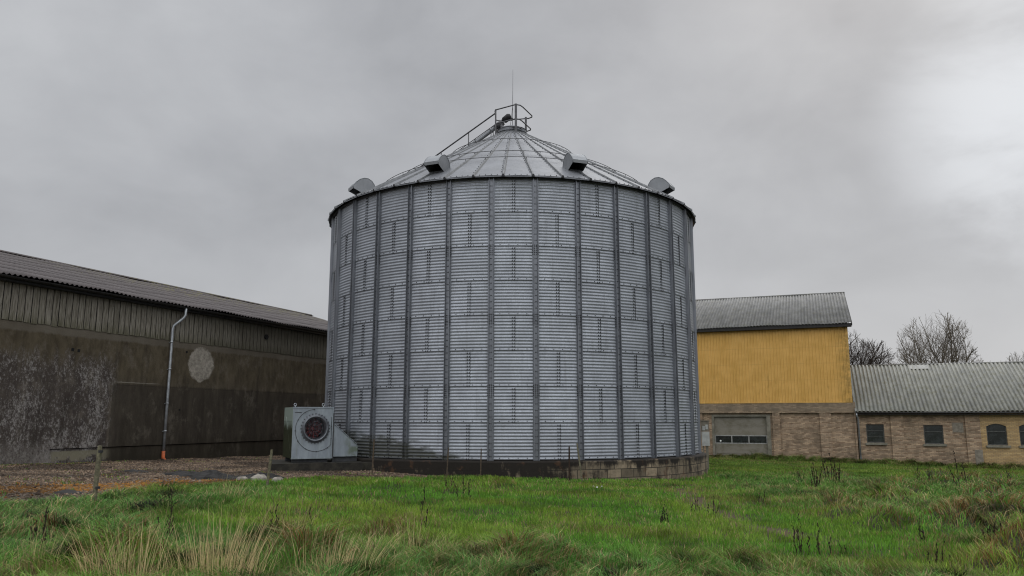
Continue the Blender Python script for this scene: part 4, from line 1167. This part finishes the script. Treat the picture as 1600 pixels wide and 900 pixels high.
# daisy clump
mb = MB(); g = random.Random(4)
for k in range(9):
    a, r_ = g.uniform(0,6.28), g.uniform(0,.16); x, y = r_*math.cos(a), r_*math.sin(a); z = g.uniform(.10,.17)
    mb.tube([(x,y,-.02),(x,y,z)], .004, 4, 1); mb.tube([(x,y,z),(x,y,z+.006)], .02, 8, 0)
o = mb.build('daisy_clump', [M['white'], M['green']], None, (2.03,19.4,hz(2.03,19.4))); tag(o, 'small clump of white daisies in the lawn before the silo', 'flowers')

# ------------------------------------------------------------------ bare trees behind the roofs
def tree(x, y, h, rad, seed, mat, label, trunk_h, limbs, lvl=6):
    zb = hz(x, y)-.1; g = random.Random(seed)
    root = empty('bare_tree', (x, y, zb), 0, label, 'tree', 'bare winter trees behind the buildings')
    tb = MB(); tb.tube([(0,0,-.5),(.02,0,trunk_h*.5),(0,.03,trunk_h)], [h*.03,h*.024,h*.02], 10); tb.build('trunk', mat, root)
    cb = MB(); zc = h*.60; rz_ = h*.40
    ph1, ph2 = g.uniform(0,6), g.uniform(0,6)
    def inside(p):
        a = math.atan2(p.y, p.x); k = 1+.10*math.sin(3*a+ph1)+.09*math.sin(5*math.atan2(p.z-zc, math.hypot(p.x,p.y))+ph2)
        return (p.x*p.x+p.y*p.y)/(rad*k)**2+((p.z-zc)/(rz_*k))**2 < 1
    def br(p, d, L, r, lv):
        pts = [p]; q = p; dd = d.copy()
        for k in range(3):
            dd = (dd+Vector((g.uniform(-.2,.2), g.uniform(-.2,.2), g.uniform(-.06,.12)))).normalized(); nq = q+dd*L/3
            if q.z > zc*.6 and not inside(nq): nq = q+dd*L*.08
            q = nq; pts.append(q)
        cb.tube(pts, [r, r*.85, r*.7, r*.55], 5 if lv > 3 else 3, caps=False)
        if lv == 0: return
        for k in range(4 if lv in (1, 3) else 3):
            t = 1.0 if k == 0 else g.uniform(.3, 1.0)
            i = min(2, int(t*3)); pp = pts[i].lerp(pts[i+1], t*3-i)
            ax = dd.cross(Vector((g.uniform(-1,1), g.uniform(-1,1), g.uniform(-1,1)))).normalized()
            an = g.uniform(.10,.35) if k == 0 else g.uniform(.45,.95)
            nd = (Matrix.Rotation(an, 3, ax) @ dd + Vector((0,0,.08))).normalized()
            br(pp, nd, L*g.uniform(.64,.86), max(.010, r*(.70 if k == 0 else .46)), lv-1)
    for k in range(limbs):
        a = 6.283*k/limbs+g.uniform(-.3,.3); s_ = g.uniform(.2, .75) if k else .05
        d = Vector((math.cos(a)*s_, math.sin(a)*s_, 1)).normalized()
        br(Vector((0,0,trunk_h*g.uniform(.8,1.0))), d, (h-trunk_h)*.34*g.uniform(.85,1.1), h*.013, lvl)
    cb.build('crown', mat, root)
tree(48.8, 90.0, 15.5, 4.7, 3, M['bark'], 'large round bare tree rising behind the low corrugated roof', 3.4, 10, 5)
tree(32.2, 76.0, 12.6, 4.0, 8, M['barkdark'], 'dark bare tree partly hidden behind the yellow barn', 2.6, 10, 5)
tree(79.5, 122.0, 14.0, 3.6, 12, M['bark'], 'far small bare tree at the right edge behind the ridge', 3, 5, 5)
# conifer tip behind the roof
root = empty('conifer', (62.0, 100.0, hz(62,100)-.1), 0, 'slim dark conifer tip just above the low roof ridge', 'tree')
mb = MB(); mb.tube([(0,0,-.3),(0,0,10.6)], [.16,.02], 6); mb.build('trunk', M['barkdark'], root)
mb = MB(); g = random.Random(2)
for k in range(900):
    z = 10.4*g.random()**.8; rm_ = .25+.11*(10.4-z); a = g.uniform(0,6.28)
    mb.face([(0,0,z+.1),(rm_*math.cos(a)*g.uniform(.6,1),rm_*math.sin(a),z-.15),(rm_*math.cos(a+.25),rm_*math.sin(a+.25)*.9,z-.25)])
mb.build('crown', M['conifer'], root)

# ------------------------------------------------------------------ sky and light
SUN_EL, SUN_AZ = R(38), R(28)          # azimuth from +Y towards +X
wd = bpy.data.worlds.new('World'); scene.world = wd; wd.use_nodes = True
nt = wd.node_tree; nt.nodes.clear()
class WN(NT):
    def __init__(s, t): s.t = t
w_ = WN(nt)
sky = w_.n('ShaderNodeTexSky', sky_type='NISHITA'); sky.sun_disc = False
sky.sun_elevation = SUN_EL; sky.sun_rotation = SUN_AZ; sky.air_density = 1.0; sky.dust_density = 3.0
D = w_.n('ShaderNodeTexCoord').outputs['Generated']
x, y, z = w_.sep(D)
zz = w_.math('ADD', w_.math('MAXIMUM', z, 0.0), .22)
cl = w_.comb(w_.math('DIVIDE', x, zz), w_.math('DIVIDE', y, zz), 0.0)
n1 = w_.noise(w_.map(D, (1,1.0,1.7), (3.1,1.2,0)), 1.9, 5, .5, .2)
n2 = w_.noise(w_.map(D, (1,1,1.6), (7.7,4.2,0)), 5.0, 6, .55, .3)
nn = w_.math('ADD', w_.math('MULTIPLY', n1, .68), w_.math('MULTIPLY', n2, .32))
cloud = w_.ramp(nn, [(.36,(3.45,3.54,3.74)),(.64,(5.35,5.46,5.66)),(.50,(4.4,4.5,4.72))])
def lobe(dx, dy, dz, a, b):
    L = math.sqrt(dx*dx+dy*dy+dz*dz); v = w_.n('ShaderNodeVectorMath', operation='DOT_PRODUCT')
    nrm = w_.n('ShaderNodeVectorMath', operation='NORMALIZE'); w_.put(nrm.inputs[0], D); w_.put(v.inputs[0], nrm.outputs[0]); v.inputs[1].default_value = (dx/L, dy/L, dz/L)
    return w_.step(v.outputs['Value'], a, b)
br1 = lobe(math.sin(R(37)), math.cos(R(37)), math.tan(R(18)), .978, 1.0)       # thin cloud to the right
cloud = w_.mix(w_.math('MULTIPLY', br1, w_.step(n2, .30, .62)), cloud, (7.3,7.55,7.9))
low_ = w_.step(z, .32, .0)
cloud = w_.mix(w_.math('MULTIPLY', low_, .65), cloud, (6.3,6.4,6.6))
zen = w_.step(w_.math('SUBTRACT', z, w_.math('MULTIPLY', w_.math('MINIMUM', y, 0.0), .55)), .54, .88)    # unseen sky overhead and behind, brightened to light walls and ground
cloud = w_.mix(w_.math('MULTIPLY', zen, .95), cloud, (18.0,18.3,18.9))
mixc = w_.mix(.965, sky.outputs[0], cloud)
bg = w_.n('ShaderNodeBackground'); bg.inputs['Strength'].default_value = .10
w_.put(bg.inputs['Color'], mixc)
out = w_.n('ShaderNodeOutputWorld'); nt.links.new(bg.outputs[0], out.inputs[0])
sl_ = bpy.data.lights.new('sun', 'SUN'); sl_.energy = .5; sl_.angle = R(40); sl_.color = (1,.98,.95)
so_ = bpy.data.objects.new('sun', sl_); col.objects.link(so_)
sd = Vector((math.cos(SUN_EL)*math.sin(SUN_AZ), math.cos(SUN_EL)*math.cos(SUN_AZ), math.sin(SUN_EL)))
so_.rotation_euler = sd.to_track_quat('Z', 'Y').to_euler(); so_.location = (20, 0, 40)

# ------------------------------------------------------------------ camera
cam = bpy.data.cameras.new('camera'); co = bpy.data.objects.new('camera', cam); col.objects.link(co)
cam.lens = 1230/1600*36; cam.sensor_width = 36; cam.clip_end = 5000; cam.clip_start = .05
co.location = (0, 0, 1.8); co.rotation_euler = (R(90)+math.atan(205/1230), 0, 0)
scene.camera = co
vs = scene.view_settings
scene.display_settings.display_device = 'sRGB'
vs.view_transform = 'Standard'; vs.look = 'None'; vs.gamma = 1; vs.exposure = 0; vs.use_curve_mapping = False
scene.render.engine = 'CYCLES'
scene.cycles.filter_width = 1.1
